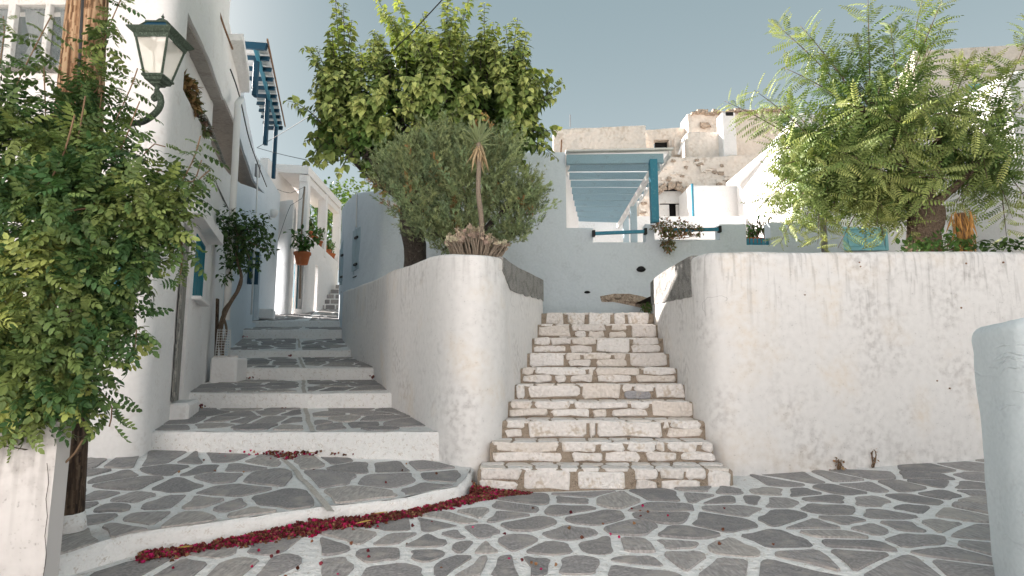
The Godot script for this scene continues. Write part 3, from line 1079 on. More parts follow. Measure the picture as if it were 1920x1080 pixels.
# a shallow drain along the middle: a worn strip of stained render
func channel(parent: Node3D, a: Vector3, b: Vector3) -> void:
	var st := begin()
	var pts := []
	for i in 9:
		pts.append(a.lerp(b, i / 8.0) + Vector3(wn.get_noise_2d(i * 40, a.x * 99) * 0.03, 0.004, 0))
	for i in 8:
		var w := Vector3(0.026, 0, 0)
		quad(st, pts[i] - w, pts[i + 1] - w, pts[i + 1] + w, pts[i] + w)
	put(done(st), "drain_channel", M.slate_pale[0], parent)

# ---------------------------------------------------------------- staircase
func build_staircase() -> void:
	var s := thing("staircase", "stone staircase of ten steps in whitewashed blocks between two curved walls", "staircase")
	var D := []
	var H := [0.0, 0.204, 0.386, 0.555, 0.721, 0.888, 1.065, 1.241, 1.442, 1.638, 1.816]
	var XL := [-0.304, -0.209, -0.079, -0.028, 0.041, 0.112, 0.196, 0.273, 0.357, 0.462]
	var XR := [1.940, 1.884, 1.879, 1.893, 1.908, 1.915, 1.892, 1.901, 1.916, 1.924]
	# blocks of each riser, left to right: from, to (0..1 of the width), row: 0 full height, 1 upper, 2 lower
	var rows := [
		[[0.016, 0.171, 1], [0.612, 0.706, 1], [0.714, 0.804, 1], [0.812, 0.890, 1], [0.184, 0.363, 0, 0.80], [0.392, 0.576, 0, 0.80], [0.008, 0.159, 2], [0.616, 0.698, 2], [0.718, 0.865, 2], [0.894, 0.984, 0, 0.80]],
		[[0.028, 0.304, 1], [0.320, 0.476, 1], [0.494, 0.601, 1], [0.615, 0.738, 1], [0.745, 0.782, 1], [0.796, 0.926, 1], [0.944, 0.995, 1], [0.012, 0.323, 2], [0.366, 0.501, 2], [0.513, 0.666, 2], [0.699, 0.833, 2], [0.856, 1.000, 2]],
		[[0.120, 0.414, 0], [0.426, 0.458, 0], [0.471, 0.796, 0], [0.016, 0.105, 1], [0.806, 0.832, 1], [0.841, 0.995, 1], [0.007, 0.094, 2], [0.825, 0.998, 2]],
		[[0.005, 0.123, 1], [0.138, 0.330, 1], [0.356, 0.646, 1], [0.663, 0.765, 1], [0.005, 0.211, 2], [0.228, 0.437, 2], [0.454, 0.533, 2], [0.559, 0.754, 2], [0.779, 0.997, 0]],
		[[0.004, 0.059, 0], [0.075, 0.375, 0, 0.80], [0.394, 0.620, 0], [0.827, 0.996, 0], [0.635, 0.691, 1], [0.703, 0.821, 1], [0.647, 0.802, 2, 1.00]],
		[[0.004, 0.077, 1], [0.088, 0.416, 1], [0.430, 0.465, 1], [0.481, 0.759, 1], [0.786, 0.996, 1], [0.004, 0.190, 2], [0.217, 0.287, 2], [0.314, 0.454, 2], [0.488, 0.701, 2], [0.738, 0.989, 2]],
		[[0.012, 0.253, 0], [0.736, 0.996, 0], [0.267, 0.379, 1], [0.394, 0.599, 1], [0.617, 0.703, 1], [0.290, 0.453, 2], [0.490, 0.706, 2]],
		[[0.003, 0.131, 1], [0.139, 0.294, 1], [0.302, 0.490, 1], [0.781, 0.989, 1], [0.008, 0.248, 2], [0.291, 0.458, 2], [0.771, 0.997, 2], [0.498, 0.752, 0]],
		[[0.004, 0.269, 0, 0.70], [0.283, 0.573, 1], [0.627, 0.753, 1], [0.789, 1.000, 0], [0.170, 0.269, 2], [0.314, 0.407, 2], [0.421, 0.565, 2], [0.600, 0.744, 2]],
		[[0.010, 0.176, 0], [0.219, 0.381, 0], [0.410, 0.621, 0], [0.660, 0.756, 0], [0.791, 0.992, 0]]
	]
	for k in 10:
		var d := 5.3 + 0.32 * k
		var y0: float = H[k]
		var y1: float = H[k + 1]
		var xl: float = XL[k]
		var xr: float = XR[k]
		var st := begin()
		var low := y0 - 0.12
		bx(st, at(Vector3((xl + xr) * 0.5, (y1 - 0.012 + low) * 0.5, -(d + 0.30))), Vector3(xr - xl + (0.0 if k < 2 else 0.2), y1 - 0.012 - low, 0.60), 0.02)
		var body := put(done(st), "step", M.mortar, s)
		var w := xr - xl
		for b in rows[k]:
			var hh: float = (y1 - y0) * [0.90, 0.44, 0.44][b[2]]
			var yc: float = y0 + (y1 - y0) * [0.51, 0.745, 0.27][b[2]]
			var bw: float = (b[1] - b[0]) * w
			if b[2] == 0 and b.size() > 3:
				hh *= b[3]
			var blk := put(block_mesh(bw - 0.006, hh, rng.randf_range(0.010, 0.034), 0.012), "stone_block", (M.marble_grey if b.size() > 3 and b[2] == 2 and k == 4 else M.marble)[rng.randi() % (1 if b.size() > 3 and b[2] == 2 and k == 4 else 4)], body)
			blk.position = Vector3(xl + (b[0] + b[1]) * 0.5 * w, yc, -d + 0.001)
			blk.rotation = Vector3(rng.randf_range(-0.06, 0.03), rng.randf_range(-0.05, 0.05), rng.randf_range(-0.02, 0.02))
		# slabs bedded on the tread
		var ts := []
		var n := int(w / 0.22)
		for q in n:
			for e in 2:
				ts.append(Vector2(xl + (q + 0.5 + rng.randf_range(-0.25, 0.25)) * w / n, -(d + 0.08 + 0.16 * e + rng.randf_range(-0.04, 0.04))))
		paving(body, ts, PackedVector2Array([Vector2(xl + 0.005, -d + 0.012), Vector2(xr - 0.005, -d + 0.012), Vector2(xr - 0.005, -d - 0.33), Vector2(xl + 0.005, -d - 0.33)]), func(_x, _dd): return y1 - 0.010, 0.009, M.marble, {"name": "tread_stone", "proud": 0.008, "least": 0.003})

# ---------------------------------------------------------------- walls beside the stairs
func build_retaining_walls() -> void:
	var c := thing("planter_wall", "white plastered wall with a rounded corner between lane and staircase", "wall")
	var path := [[-4.23, -14.6, 1.2, 2.90], [-3.25, -11.9, 0.8, 2.64], [-2.27, -9.7, 0.5, 2.52], [-1.53, -7.6, 0.2, 2.34], [-1.2, -6.9, 0.1, 2.29], [-0.90, -6.22, 0.05, 2.25], [-0.69, -5.82, 0.0, 2.21], [-0.50, -5.65, 0.0, 2.18], [-0.33, -5.62, 0.0, 2.17], [-0.22, -5.72, 0.0, 2.18], [-0.10, -5.94, 0.0, 2.19], [-0.04, -6.26, 0.1, 2.20], [0.03, -6.58, 0.2, 2.21], [0.10, -6.9, 0.4, 2.22], [0.26, -7.54, 0.8, 2.25], [0.44, -8.32, 1.2, 2.29]]
	put(sweep(dense(path, 0.1), 0.24, {"step": 0.1, "round": 0.05, "wob": 0.016}), "wall", M.planter_plaster, c)
	var cap := []
	for p in dense(path, 0.1):
		if p[1] < -5.9 and p[0] > -0.2:
			var u: float = clampf((-p[1] - 5.9) / 0.5, 0.0, 1.0)
			cap.append([p[0], p[1], lerpf(2.06, 1.90, u) + 0.10 * clampf((-p[1] - 6.4) / 1.9, 0, 1) + wn.get_noise_1d(p[1] * 200) * 0.03, p[3] + 0.012])
	put(sweep(cap, 0.26, {"step": 0.1, "wob": 0.01, "push": 0.012, "round": 0.02}), "bare_cement_band", M.cement, c)
	var soil := begin()
	var poly := PackedVector2Array([Vector2(-4.0, -14.4), Vector2(-2.1, -9.7), Vector2(-1.3, -7.4), Vector2(-0.6, -5.95), Vector2(-0.3, -5.8), Vector2(-0.05, -6.6), Vector2(0.25, -8.2), Vector2(0.2, -11.0), Vector2(-1.0, -14.4)])
	for q in [poly]:
		var idx := Geometry2D.triangulate_polygon(q)
		for k in range(0, idx.size(), 3):
			for e in [0, 2, 1]:
				var p: Vector2 = q[idx[k + e]]
				soil.add_vertex(Vector3(p.x, 2.02 + 0.05 * (-p.y - 5.8), p.y))
	var so := put(done(soil), "planting_bed", M.soil)
	so.set_meta("kind", "structure")

	var r := thing("garden_wall", "long stained white wall right of the staircase with a rounded end", "wall")
	path = [[2.0, -8.35, 1.2, 2.26], [1.93, -7.54, 0.8, 2.26], [1.915, -6.9, 0.5, 2.25], [1.90, -6.26, 0.1, 2.24], [1.905, -6.0, 0.0, 2.23], [1.95, -5.82, -0.05, 2.22], [2.05, -5.72, -0.05, 2.21], [2.22, -5.70, -0.05, 2.21], [2.8, -5.76, -0.05, 2.22], [4.7, -6.04, -0.05, 2.28], [8.5, -6.6, -0.05, 2.38]]
	put(sweep(dense(path, 0.1), 0.26, {"step": 0.1, "round": 0.06, "wob": 0.02}), "wall", M.right_wall, r)
	cap = []
	for p in dense(path, 0.1):
		if p[1] < -6.0 and p[0] < 2.1:
			cap.append([p[0], p[1], lerpf(1.80, 1.93, clampf((-p[1] - 6.0) / 2.3, 0, 1)) + wn.get_noise_1d(p[1] * 200 + 50) * 0.02, p[3] + 0.012])
	put(sweep(cap, 0.28, {"step": 0.1, "wob": 0.01, "push": 0.012, "round": 0.02}), "bare_cement_band", M.cement, r)
	var st := begin()
	poly = PackedVector2Array([Vector2(2.1, -8.3), Vector2(2.1, -6.0), Vector2(2.4, -5.85), Vector2(8.5, -6.75), Vector2(14, -7.0), Vector2(14, -12), Vector2(2.1, -12)])
	var idx := Geometry2D.triangulate_polygon(poly)
	for k in range(0, idx.size(), 3):
		for e in [0, 2, 1]:
			var p: Vector2 = poly[idx[k + e]]
			st.add_vertex(Vector3(p.x, 2.12, p.y))
	var gs := put(done(st), "garden_soil", M.soil)
	gs.set_meta("kind", "structure")
	for e in [Vector3(3.519, 2.128, -5.860), Vector3(3.527, 2.085, -5.861), Vector3(3.871, 2.126, -5.912), Vector3(4.740, 2.148, -6.040), Vector3(5.187, 2.170, -6.106), Vector3(2.901, 1.786, -5.769), Vector3(4.633, 1.682, -6.024), Vector3(4.280, 0.939, -5.972), Vector3(4.417, 0.864, -5.992)]:
		st = begin()
		tube(st, [e, e + Vector3(0, 0, -0.02)], [rng.randf_range(0.007, 0.012)], 8, 0.1)
		put(done(st), "fixing_hole", M.rust, r)
	var nw := thing("near_wall", "low wall with blue-grey shade put into its colour, rounded top, at the right edge of the picture", "wall")
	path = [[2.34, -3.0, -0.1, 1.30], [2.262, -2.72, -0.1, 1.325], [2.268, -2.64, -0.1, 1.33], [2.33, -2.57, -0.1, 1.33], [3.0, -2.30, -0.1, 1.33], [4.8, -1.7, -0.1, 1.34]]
	put(sweep(dense(path, 0.06), 0.34, {"step": 0.06, "round": 0.07, "wob": 0.026}), "wall", M.near_shade_plaster, nw)

func dense(path: Array, step: float) -> Array:
	# the plan smoothed, heights eased between the given points
	var out := []
	for i in path.size() - 1:
		var p0: Array = path[maxi(i - 1, 0)]
		var p1: Array = path[i]
		var p2: Array = path[i + 1]
		var p3: Array = path[mini(i + 2, path.size() - 1)]
		var a := Vector2(p1[0], p1[1])
		var b := Vector2(p2[0], p2[1])
		var L := a.distance_to(b)
		var za := a - (b - a).normalized() * L if i == 0 else Vector2(p0[0], p0[1])
		var zb := b + (b - a).normalized() * L if i == path.size() - 2 else Vector2(p3[0], p3[1])
		# tame uneven spacing
		za = a + (za - a).normalized() * L
		zb = b + (zb - b).normalized() * L
		var n := maxi(1, int(L / step))
		for k in n:
			var t := float(k) / n
			var q := a.cubic_interpolate(b, za, zb, t)
			out.append([q.x, q.y, lerpf(p1[2], p2[2], t), lerpf(p1[3], p2[3], t)])
	out.append(path[path.size() - 1])
	return out

# ---------------------------------------------------------------- joinery
# a flat roof slab over a plan outline of x and z
func flat_roof(parent: Node3D, plan: PackedVector2Array, y: float) -> void:
	var st := begin()
	var p := PackedVector2Array()
	for q in plan:
		p.append(Vector2(q.x, -q.y))
	prism(st, Transform3D(Basis(Vector3.RIGHT, -PI * 0.5), Vector3(0, y, 0)), p, 0.12)
	put(done(st), "roof", M.plaster, parent)

func boards(parent: Node3D, t: Transform3D, w: float, h: float, n: int, m: Material, called := "board", thick := 0.025) -> void:
	# n upright boards side by side, face towards t's +z, standing on t
	for i in n:
		var st := begin()
		bx(st, t * at(Vector3((i + 0.5) * w / n - w * 0.5, h * 0.5, rng.randf_range(-0.002, 0.002))), Vector3(w / n - 0.006, h, thick), 0.005)
		put(done(st), called, m, parent)

func frame(st: SurfaceTool, t: Transform3D, w: float, h: float, bar_w: float, deep: float) -> void:
	bx(st, t * at(Vector3(-w * 0.5 + bar_w * 0.5, h * 0.5, 0)), Vector3(bar_w, h, deep), 0.004)
	bx(st, t * at(Vector3(w * 0.5 - bar_w * 0.5, h * 0.5, 0)), Vector3(bar_w, h, deep), 0.004)
	bx(st, t * at(Vector3(0, bar_w * 0.5, 0)), Vector3(w - bar_w * 2 - 0.004, bar_w, deep), 0.004)
	bx(st, t * at(Vector3(0, h - bar_w * 0.5, 0)), Vector3(w - bar_w * 2 - 0.004, bar_w, deep), 0.004)

func facing(p: Vector3, out: Vector3) -> Transform3D:
	# local +z looks along out
	var z := Vector3(out.x, 0, out.z).normalized()
	return Transform3D(Basis(Vector3.UP.cross(z), Vector3.UP, z), p)

func box_part(called: String, m: Material, parent: Node3D, c: Vector3, s: Vector3, yaw := 0.0, bev := 0.012) -> MeshInstance3D:
	var st := begin()
	bx(st, at(c, yaw), s, bev)
	return put(done(st), called, m, parent)

func run_at(path: Array, s: float) -> Vector3:
	# x, z and run direction angle at distance s on a plan path
	for i in path.size() - 1:
		var a := Vector2(path[i][0], path[i][1])
		var b := Vector2(path[i + 1][0], path[i + 1][1])
		var L := a.distance_to(b)
		if s <= L or i == path.size() - 2:
			var q := a.lerp(b, s / L)
			var d := (b - a) / L
			return Vector3(q.x, atan2(d.x, d.y), q.y)
		s -= L
	return Vector3.ZERO

func out_of(r: Vector3) -> Vector3:
	# outward normal (right hand of the run) for run_at's answer
	return Vector3(-cos(r.y), 0, sin(r.y))

# ---------------------------------------------------------------- the house on the left
func build_left_house() -> void:
	var h := thing("left_house", "white two-storey house on the left behind the lamp, with a recessed balcony along the lane", "house")
	var near := [[-8.5, -5.43, 0.0, 6.2], [-3.62, -5.43, 0.0, 6.2], [-3.53, -5.445, 0.0, 6.2], [-3.45, -5.49, 0.0, 6.2], [-3.415, -5.57, 0.0, 6.2], [-3.55, -6.0, 0.0, 6.2]]
	var win := Rect2(2.75, 3.98, 1.46, 0.78)
	var low := Rect2(4.45, 1.45, 0.42, 0.75)
	put(sweep(near, 0.30, {"step": 0.18, "wob": 0.012, "holes": [win, low]}), "wall", M.plaster, h)
	# the window above the vine: two casements, net curtains tied back, a stone sill
	var w := put(done_frame(Vector3(-8.5 + 2.75 + 0.73, 3.985, -5.53), Vector3(0, 0, 1), 1.45, 0.77, 0.06, 0.07), "window", M.white_wood, h)
	for i in 3:
		box_part("mullion", M.white_wood, w, Vector3(-8.5 + 2.75 + 0.73 + (i - 1) * 0.36, 4.37, -5.515), Vector3(0.075 if i == 1 else 0.05, 0.66, 0.06), 0, 0.004)
	for i in 4:
		box_part("pane", M.glass, w, Vector3(-8.5 + 2.75 + 0.19 + i * 0.36, 4.37, -5.535), Vector3(0.29, 0.64, 0.006), 0, 0.001)
		var st := begin()
		st.set_smooth_group(0)
		for k in 14:
			for j in 8:
				var q := []
				for e in [[0, 0], [0, 1], [1, 1], [1, 0]]:
					var u: float = (k + e[0]) / 14.0
					var v: float = (j + e[1]) / 8.0
					var pinch := 1.0 - 0.55 * exp(-pow((v - 0.45) * 3.5, 2.0))
					q.append(Vector3(-8.5 + 2.75 + 0.19 + i * 0.36 + (u - 0.5) * 0.29 * pinch, 4.05 + v * 0.66, -5.60 + 0.015 * sin(u * 38.0)))
				quad(st, q[0], q[1], q[2], q[3])
		put(done(st), "curtain", M.curtain, w)
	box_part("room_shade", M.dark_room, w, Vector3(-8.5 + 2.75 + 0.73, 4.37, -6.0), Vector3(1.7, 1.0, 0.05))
	box_part("sill", M.old_wood, h, Vector3(-8.5 + 2.75 + 0.73, 3.955, -5.41), Vector3(1.6, 0.045, 0.12), 0, 0.008)
	var sh := put(done_frame(Vector3(-8.5 + 4.66, 1.45, -5.47), Vector3(0, 0, 1), 0.42, 0.75, 0.05, 0.05), "blue_shutter", M.blue_paint, h)
	boards(sh, facing(Vector3(-8.5 + 4.66, 1.50, -5.48), Vector3(0, 0, 1)), 0.32, 0.65, 4, M.blue_paint)
	# lane side, ground floor, with a door and a shuttered window in the wall
	var lane := [[-3.55, -6.0, 0.0, 4.04], [-4.02, -7.35, 0.0, 4.12], [-4.85, -9.45, 0.0, 4.40], [-5.2, -10.5, 0.0, 4.55]]
	# distances below run from the corner piece: door, then the shutter
	var door := Rect2(0.62, 0.66, 0.56, 2.06)
	var shut := Rect2(1.36, 1.95, 0.92, 0.80)
	put(sweep(lane, 0.26, {"step": 0.18, "wob": 0.012, "holes": [door, shut]}), "wall", M.plaster, h)
	var r := run_at(lane, 0.90)
	var o := out_of(r)
	var d := put(done_frame(Vector3(r.x, 0.67, r.z) - o * 0.10, o, 0.55, 2.04, 0.05, 0.08), "door", M.old_wood, h)
	boards(d, facing(Vector3(r.x, 0.70, r.z) - o * 0.12, o), 0.45, 1.98, 3, M.old_wood)
	# the open leaf folded back against the reveal
	r = run_at(lane, 0.60)
	boards(d, facing(Vector3(r.x, 0.70, r.z) + o * 0.03, o), 0.22, 1.86, 2, M.old_wood, "door_leaf_board", 0.035)
	box_part("doorstep", M.plaster, h, Vector3(run_at(lane, 0.9).x, 0.54, run_at(lane, 0.9).z) + o * 0.06, Vector3(0.24, 0.28, 0.7), atan2(o.x, o.z) - PI * 0.5, 0.03)
	r = run_at(lane, 1.82)
	o = out_of(r)
	var tw := put(done_frame(Vector3(r.x, 1.955, r.z) - o * 0.015, o, 0.90, 0.79, 0.05, 0.05), "teal_shutter", M.teal, h)
	boards(tw, facing(Vector3(r.x, 2.0, r.z) - o * 0.012, o), 0.80, 0.70, 8, M.teal)
	box_part("window_sill", M.plaster, h, Vector3(r.x, 1.925, r.z) + o * 0.03, Vector3(0.16, 0.05, 1.02), atan2(o.x, o.z) - PI * 0.5, 0.012)
	r = run_at(lane, 1.55)
	var l0 := run_at(lane, 0.40)
	var l1 := run_at(lane, 2.70)
	var lo := Vector3(-(l1.z - l0.z), 0, l1.x - l0.x).normalized()
	put(done_bars([[Vector3(l0.x, 2.86, l0.z) + lo * 0.06, Vector3(l1.x, 2.93, l1.z) + lo * 0.06, 0.26, 0.15]]), "lintel", M.plaster, h)
	# balcony: floor, inner wall with a blind arch, the slab and parapet above
	var inner := [[-3.72, -5.80, 3.9, 5.9], [-4.27, -7.4, 3.9, 5.9], [-5.10, -9.55, 3.9, 6.2]]
	put(sweep(inner, 0.2, {"step": 0.3, "wob": 0.012}), "balcony_wall", M.plaster, h)
	put(sweep([[-5.55, -9.5, 3.9, 6.4], [-6.2, -11.4, 3.9, 6.4]], 0.2, {"step": 0.3}), "recess_wall", M.shade_soffit, h)  # recess shade is put into this grey
	var st := begin()
	st.set_smooth_group(-1)
	for i in 2:
		var a := [[-3.42, -5.75], [-4.0, -7.3], [-5.1, -10.4]]
		var b := [[-4.0, -5.75], [-4.75, -7.7], [-6.0, -10.9]]
		quad(st, Vector3(a[i][0] - 0.05, 3.9, a[i][1]), Vector3(a[i + 1][0] - 0.05, 3.9, a[i + 1][1]), Vector3(b[i + 1][0], 3.9, b[i + 1][1]), Vector3(b[i][0], 3.9, b[i][1]))
	put(done(st), "balcony_floor", M.cement, h)
	var fas := [[-3.55, -6.0, 4.93, 6.2], [-4.02, -7.35, 5.12, 6.9], [-4.80, -9.3, 5.46, 7.62]]
	put(sweep(fas, 1.0, {"step": 0.3, "wob": 0.012}), "upper_wall", M.plaster, h)
	var fas2 := [[-4.80, -9.3, 5.50, 6.85], [-5.2, -10.5, 5.62, 6.80], [-5.5, -11.3, 5.70, 6.78]]
	put(sweep(fas2, 1.0, {"step": 0.3, "wob": 0.012}), "upper_wall", M.plaster, h)
	r = run_at(inner, 1.05)
	o = out_of(r)
	var arch := PackedVector2Array()
	for k in 13:
		var a := PI * k / 12.0
		arch.append(Vector2(cos(a) * 0.34, 0.72 + sin(a) * 0.34))
	arch.append(Vector2(-0.34, 0))
	arch.append(Vector2(0.34, 0))
	st = begin()
	prism(st, facing(Vector3(r.x, 4.30, r.z) + o * 0.02, o), arch, 0.05)
	put(done(st), "blind_arch", M.plaster, h)
	# a weathered pole laid along the balcony ledge
	st = begin()
	var pts := []
	for s in [1.1, 1.9, 2.8, 3.6]:
		var q := run_at(lane, s)
		pts.append(Vector3(q.x, 4.10 + 0.085 * s, q.z) + out_of(q) * 0.05)
	tube(st, smooth_path(pts, 0.2), [0.026], 7, 0.1)
	put(done(st), "ledge_rail", M.old_wood, h)
	# roof slab and the hidden sides close the house
	flat_roof(h, PackedVector2Array([Vector2(-8.5, -5.6), Vector2(-3.7, -5.7), Vector2(-4.25, -7.4), Vector2(-5.0, -9.25), Vector2(-8.5, -9.25)]), 6.05)
	flat_roof(h, PackedVector2Array([Vector2(-4.55, -9.32), Vector2(-4.98, -10.5), Vector2(-5.3, -11.25), Vector2(-8.5, -11.25), Vector2(-8.5, -9.32)]).duplicate(), 6.65)
	for e in [[[-3.60, -6.0, 4.90, 4.925], [-4.06, -7.35, 5.09, 5.115], [-4.83, -9.3, 5.43, 5.455]], [[-4.83, -9.32, 5.47, 5.495], [-5.23, -10.5, 5.59, 5.615], [-5.53, -11.3, 5.67, 5.695]]]:
		put(sweep(e, 0.9, {"step": 0.4, "wob": 0.0}), "shade_soffit", M.shade_soffit, h)  # thin grey sheet added below the slab, carrying its shade as colour
	box_part("side_wall", M.plaster, h, Vector3(-8.62, 3.05, -8.0), Vector3(0.24, 6.1, 5.0))
	# plaster pipe that leans down the front, and thin conduits
	st = begin()
	tube(st, [Vector3(-4.854, 5.803, -10.000), Vector3(-4.711, 5.538, -9.600), Vector3(-4.647, 4.496, -9.500), Vector3(-4.636, 3.127, -9.500), Vector3(-4.634, 1.806, -9.500)], [0.055], 10)
	put(done(st), "rainwater_pipe", M.pvc, h)
	st = begin()
	tube(st, smooth_path([Vector3(-4.348, 6.395, -8.000), Vector3(-4.354, 6.159, -8.300), Vector3(-4.406, 6.025, -8.700)], 0.15), [0.016], 6)
	put(done(st), "rusty_rod", M.rust, h)
	st = begin()
	tube(st, smooth_path([Vector3(-4.572, 5.844, -9.000), Vector3(-4.838, 5.816, -9.900), Vector3(-5.516, 5.698, -11.900), Vector3(-6.250, 5.568, -14.500)], 0.3), [0.012], 6)
	put(done(st), "facade_cable", M.cable, h)

	var b := thing("lane_house", "white house beyond the left house, with dark blue shutters and a roof pergola", "house")
	var low_b := [[-5.2, -10.5, 0.4, 4.56], [-5.85, -12.25, 0.5, 4.95], [-6.9, -15.2, 1.0, 5.75], [-7.6, -18.7, 1.6, 6.35]]
	put(sweep(low_b, 0.25, {"step": 0.3, "wob": 0.012, "holes": [Rect2(5.7, 2.2, 0.62, 2.0)]}), "wall", M.blue_shade_plaster, b)  # white wall with bluish shade put into the colour
	var up_b := [[-5.5, -11.3, 5.70, 6.78], [-5.85, -12.25, 5.78, 6.75], [-6.9, -15.2, 5.95, 6.68], [-7.6, -18.7, 6.0, 6.60]]
	put(sweep(up_b, 1.3, {"step": 0.3, "wob": 0.012}), "upper_wall", M.blue_shade_plaster, b)
	put(sweep([[-6.2, -11.42, 4.0, 6.4], [-7.1, -14.0, 4.2, 6.4], [-7.9, -16.6, 4.5, 6.4]], 0.2, {"step": 0.4, "wob": 0.012}), "recess_wall", M.shade_soffit, b)
	put(sweep([[-7.6, -18.7, 1.0, 6.60], [-12.0, -18.9, 1.0, 6.6]], 0.2, {"step": 0.6}), "back_wall", M.blue_shade_plaster, b)
	flat_roof(b, PackedVector2Array([Vector2(-5.75, -11.35), Vector2(-6.1, -12.3), Vector2(-7.15, -15.2), Vector2(-7.85, -18.6), Vector2(-11.0, -18.6), Vector2(-11.0, -11.35)]), 6.48)
	put(sweep([[-5.55, -11.32, 5.67, 5.695], [-5.9, -12.25, 5.75, 5.775], [-6.95, -15.2, 5.92, 5.945], [-7.65, -18.6, 5.97, 5.995]], 1.2, {"step": 0.5, "wob": 0.0}), "shade_soffit", M.shade_soffit, b)
	r = run_at(low_b, 6.0)
	o = out_of(r)
	var dd := put(done_frame(Vector3(r.x, 2.21, r.z) - o * 0.14, o, 0.61, 1.98, 0.05, 0.06), "door", M.pale_blue_wood, b)
	boards(dd, facing(Vector3(r.x, 2.24, r.z) - o * 0.15, o), 0.5, 1.92, 4, M.pale_blue_wood)
	for sp in [[0.55, 3.0, 0.75], [4.55, 3.1, 0.85]]:
		r = run_at(low_b, sp[0])
		o = out_of(r)
		var leaf := put(done_frame(Vector3(r.x, sp[1], r.z) + o * 0.14, Vector3(-o.z, 0, o.x) * 1.0, 0.26, sp[2], 0.04, 0.04), "open_shutter", M.dark_blue, b)
		boards(leaf, facing(Vector3(r.x, sp[1] + 0.04, r.z) + o * 0.14, Vector3(-o.z, 0, o.x)), 0.19, sp[2] - 0.08, 3, M.dark_blue)
	box_part("doorstep", M.plaster, b, Vector3(-7.172, 2.503, -17.000), Vector3(0.5, 0.3, 0.7), 0.3, 0.03)
	# wall lamp and meter on the facade
	st = begin()
	lathe(st, Vector3(-7.300, 5.581, -17.500), [Vector2(0.0, -0.06), Vector2(0.07, -0.06), Vector2(0.14, 0.06), Vector2(0.16, 0.16), Vector2(0.0, 0.20)], 10)
	put(done(st), "wall_lamp", M.pvc, b)
	st = begin()
	bx(st, at(Vector3(-6.639, 6.090, -14.800)), Vector3(0.10, 0.34, 0.12))
	put(done(st), "cable_box", M.galvanised, b)
	st = begin()
	tube(st, [Vector3(-6.551, 6.308, -14.600), Vector3(-6.513, 4.619, -14.600), Vector3(-6.505, 2.308, -14.600)], [0.022], 6)
	put(done(st), "conduit", M.pvc, b)
	box_part("added_sun_block", M.plaster, b, Vector3(-10.9, 7.6, -17.0), Vector3(3.0, 2.2, 6.0))  # unseen box added to keep the sun off the arched house
	roof_pergola(b)

func roof_pergola(b: Node3D) -> void:
	# eaves corners: near-left, near-right, far-right, far-left
	var nl: Vector3 = Vector3(-5.360, 7.298, -10.800)
	var nr: Vector3 = Vector3(-4.715, 7.140, -10.600)
	var fr: Vector3 = Vector3(-6.956, 8.165, -17.000)
	var fl: Vector3 = Vector3(-7.648, 8.330, -17.400)
	var p := put(done_bars([[nl, nr, 0.06, 0.14], [fl, fr, 0.06, 0.12]]), "roof_pergola", M.dark_blue, b)
	for e in [[0.10, 0.55], [0.52, 0.6], [0.94, 0.7]]:
		var top := nl.lerp(fl, e[0]).lerp(nr.lerp(fr, e[0]), e[1])
		put(done_bars([[top, Vector3(top.x, 6.5, top.z), 0.09, 0.09]]), "pergola_post", M.dark_blue, p)
	var m0 := nl.lerp(nr, 0.6) + Vector3(0, -0.02, 0)
	var m1 := fl.lerp(fr, 0.75) + Vector3(0, -0.02, 0)
	put(done_bars([[m0, m1, 0.07, 0.10]]), "beam", M.blue_paint, p)
	for k in 11:
		var t := k / 10.0
		put(done_bars([[nl.lerp(fl, t), nr.lerp(fr, t), 0.05, 0.09]]), "rafter", M.dark_blue, p)
		if k < 10:
			var t0 := (k + 0.06) / 10.0
			var t1 := (k + 0.94) / 10.0
			var up := Vector3(0, 0.075, 0)
			var st := begin()
			var q := [nl.lerp(fl, t0) + up, nl.lerp(fl, t1) + up, nr.lerp(fr, t1) + up, nr.lerp(fr, t0) + up]
			st.set_smooth_group(-1)
			quad(st, q[0], q[1], q[2], q[3])
			var e := Vector3(0, 0.03, 0)
			quad(st, q[3] + e, q[2] + e, q[1] + e, q[0] + e)
			quad(st, q[3], q[2], q[2] + e, q[3] + e)
			quad(st, q[0] + e, q[3] + e, q[3], q[0])
			quad(st, q[1], q[2], q[2] + e, q[1] + e)
			put(done(st), "roof_panel", M.white_wood, p)
	put(done_bars([[nr + Vector3(0.05, 0.09, 0.1), fr + Vector3(0.05, 0.09, -0.1), 0.03, 0.05]]), "eaves_strip", M.rust, p)

func done_bars(list: Array) -> ArrayMesh:
	var st := begin()
	for e in list:
		bar(st, e[0], e[1], e[2], e[3])
	return done(st)

func done_frame(p: Vector3, out: Vector3, w: float, h: float, bw: float, deep: float) -> ArrayMesh:
	var st := begin()
	frame(st, facing(p, out), w, h, bw, deep)
	return done(st)

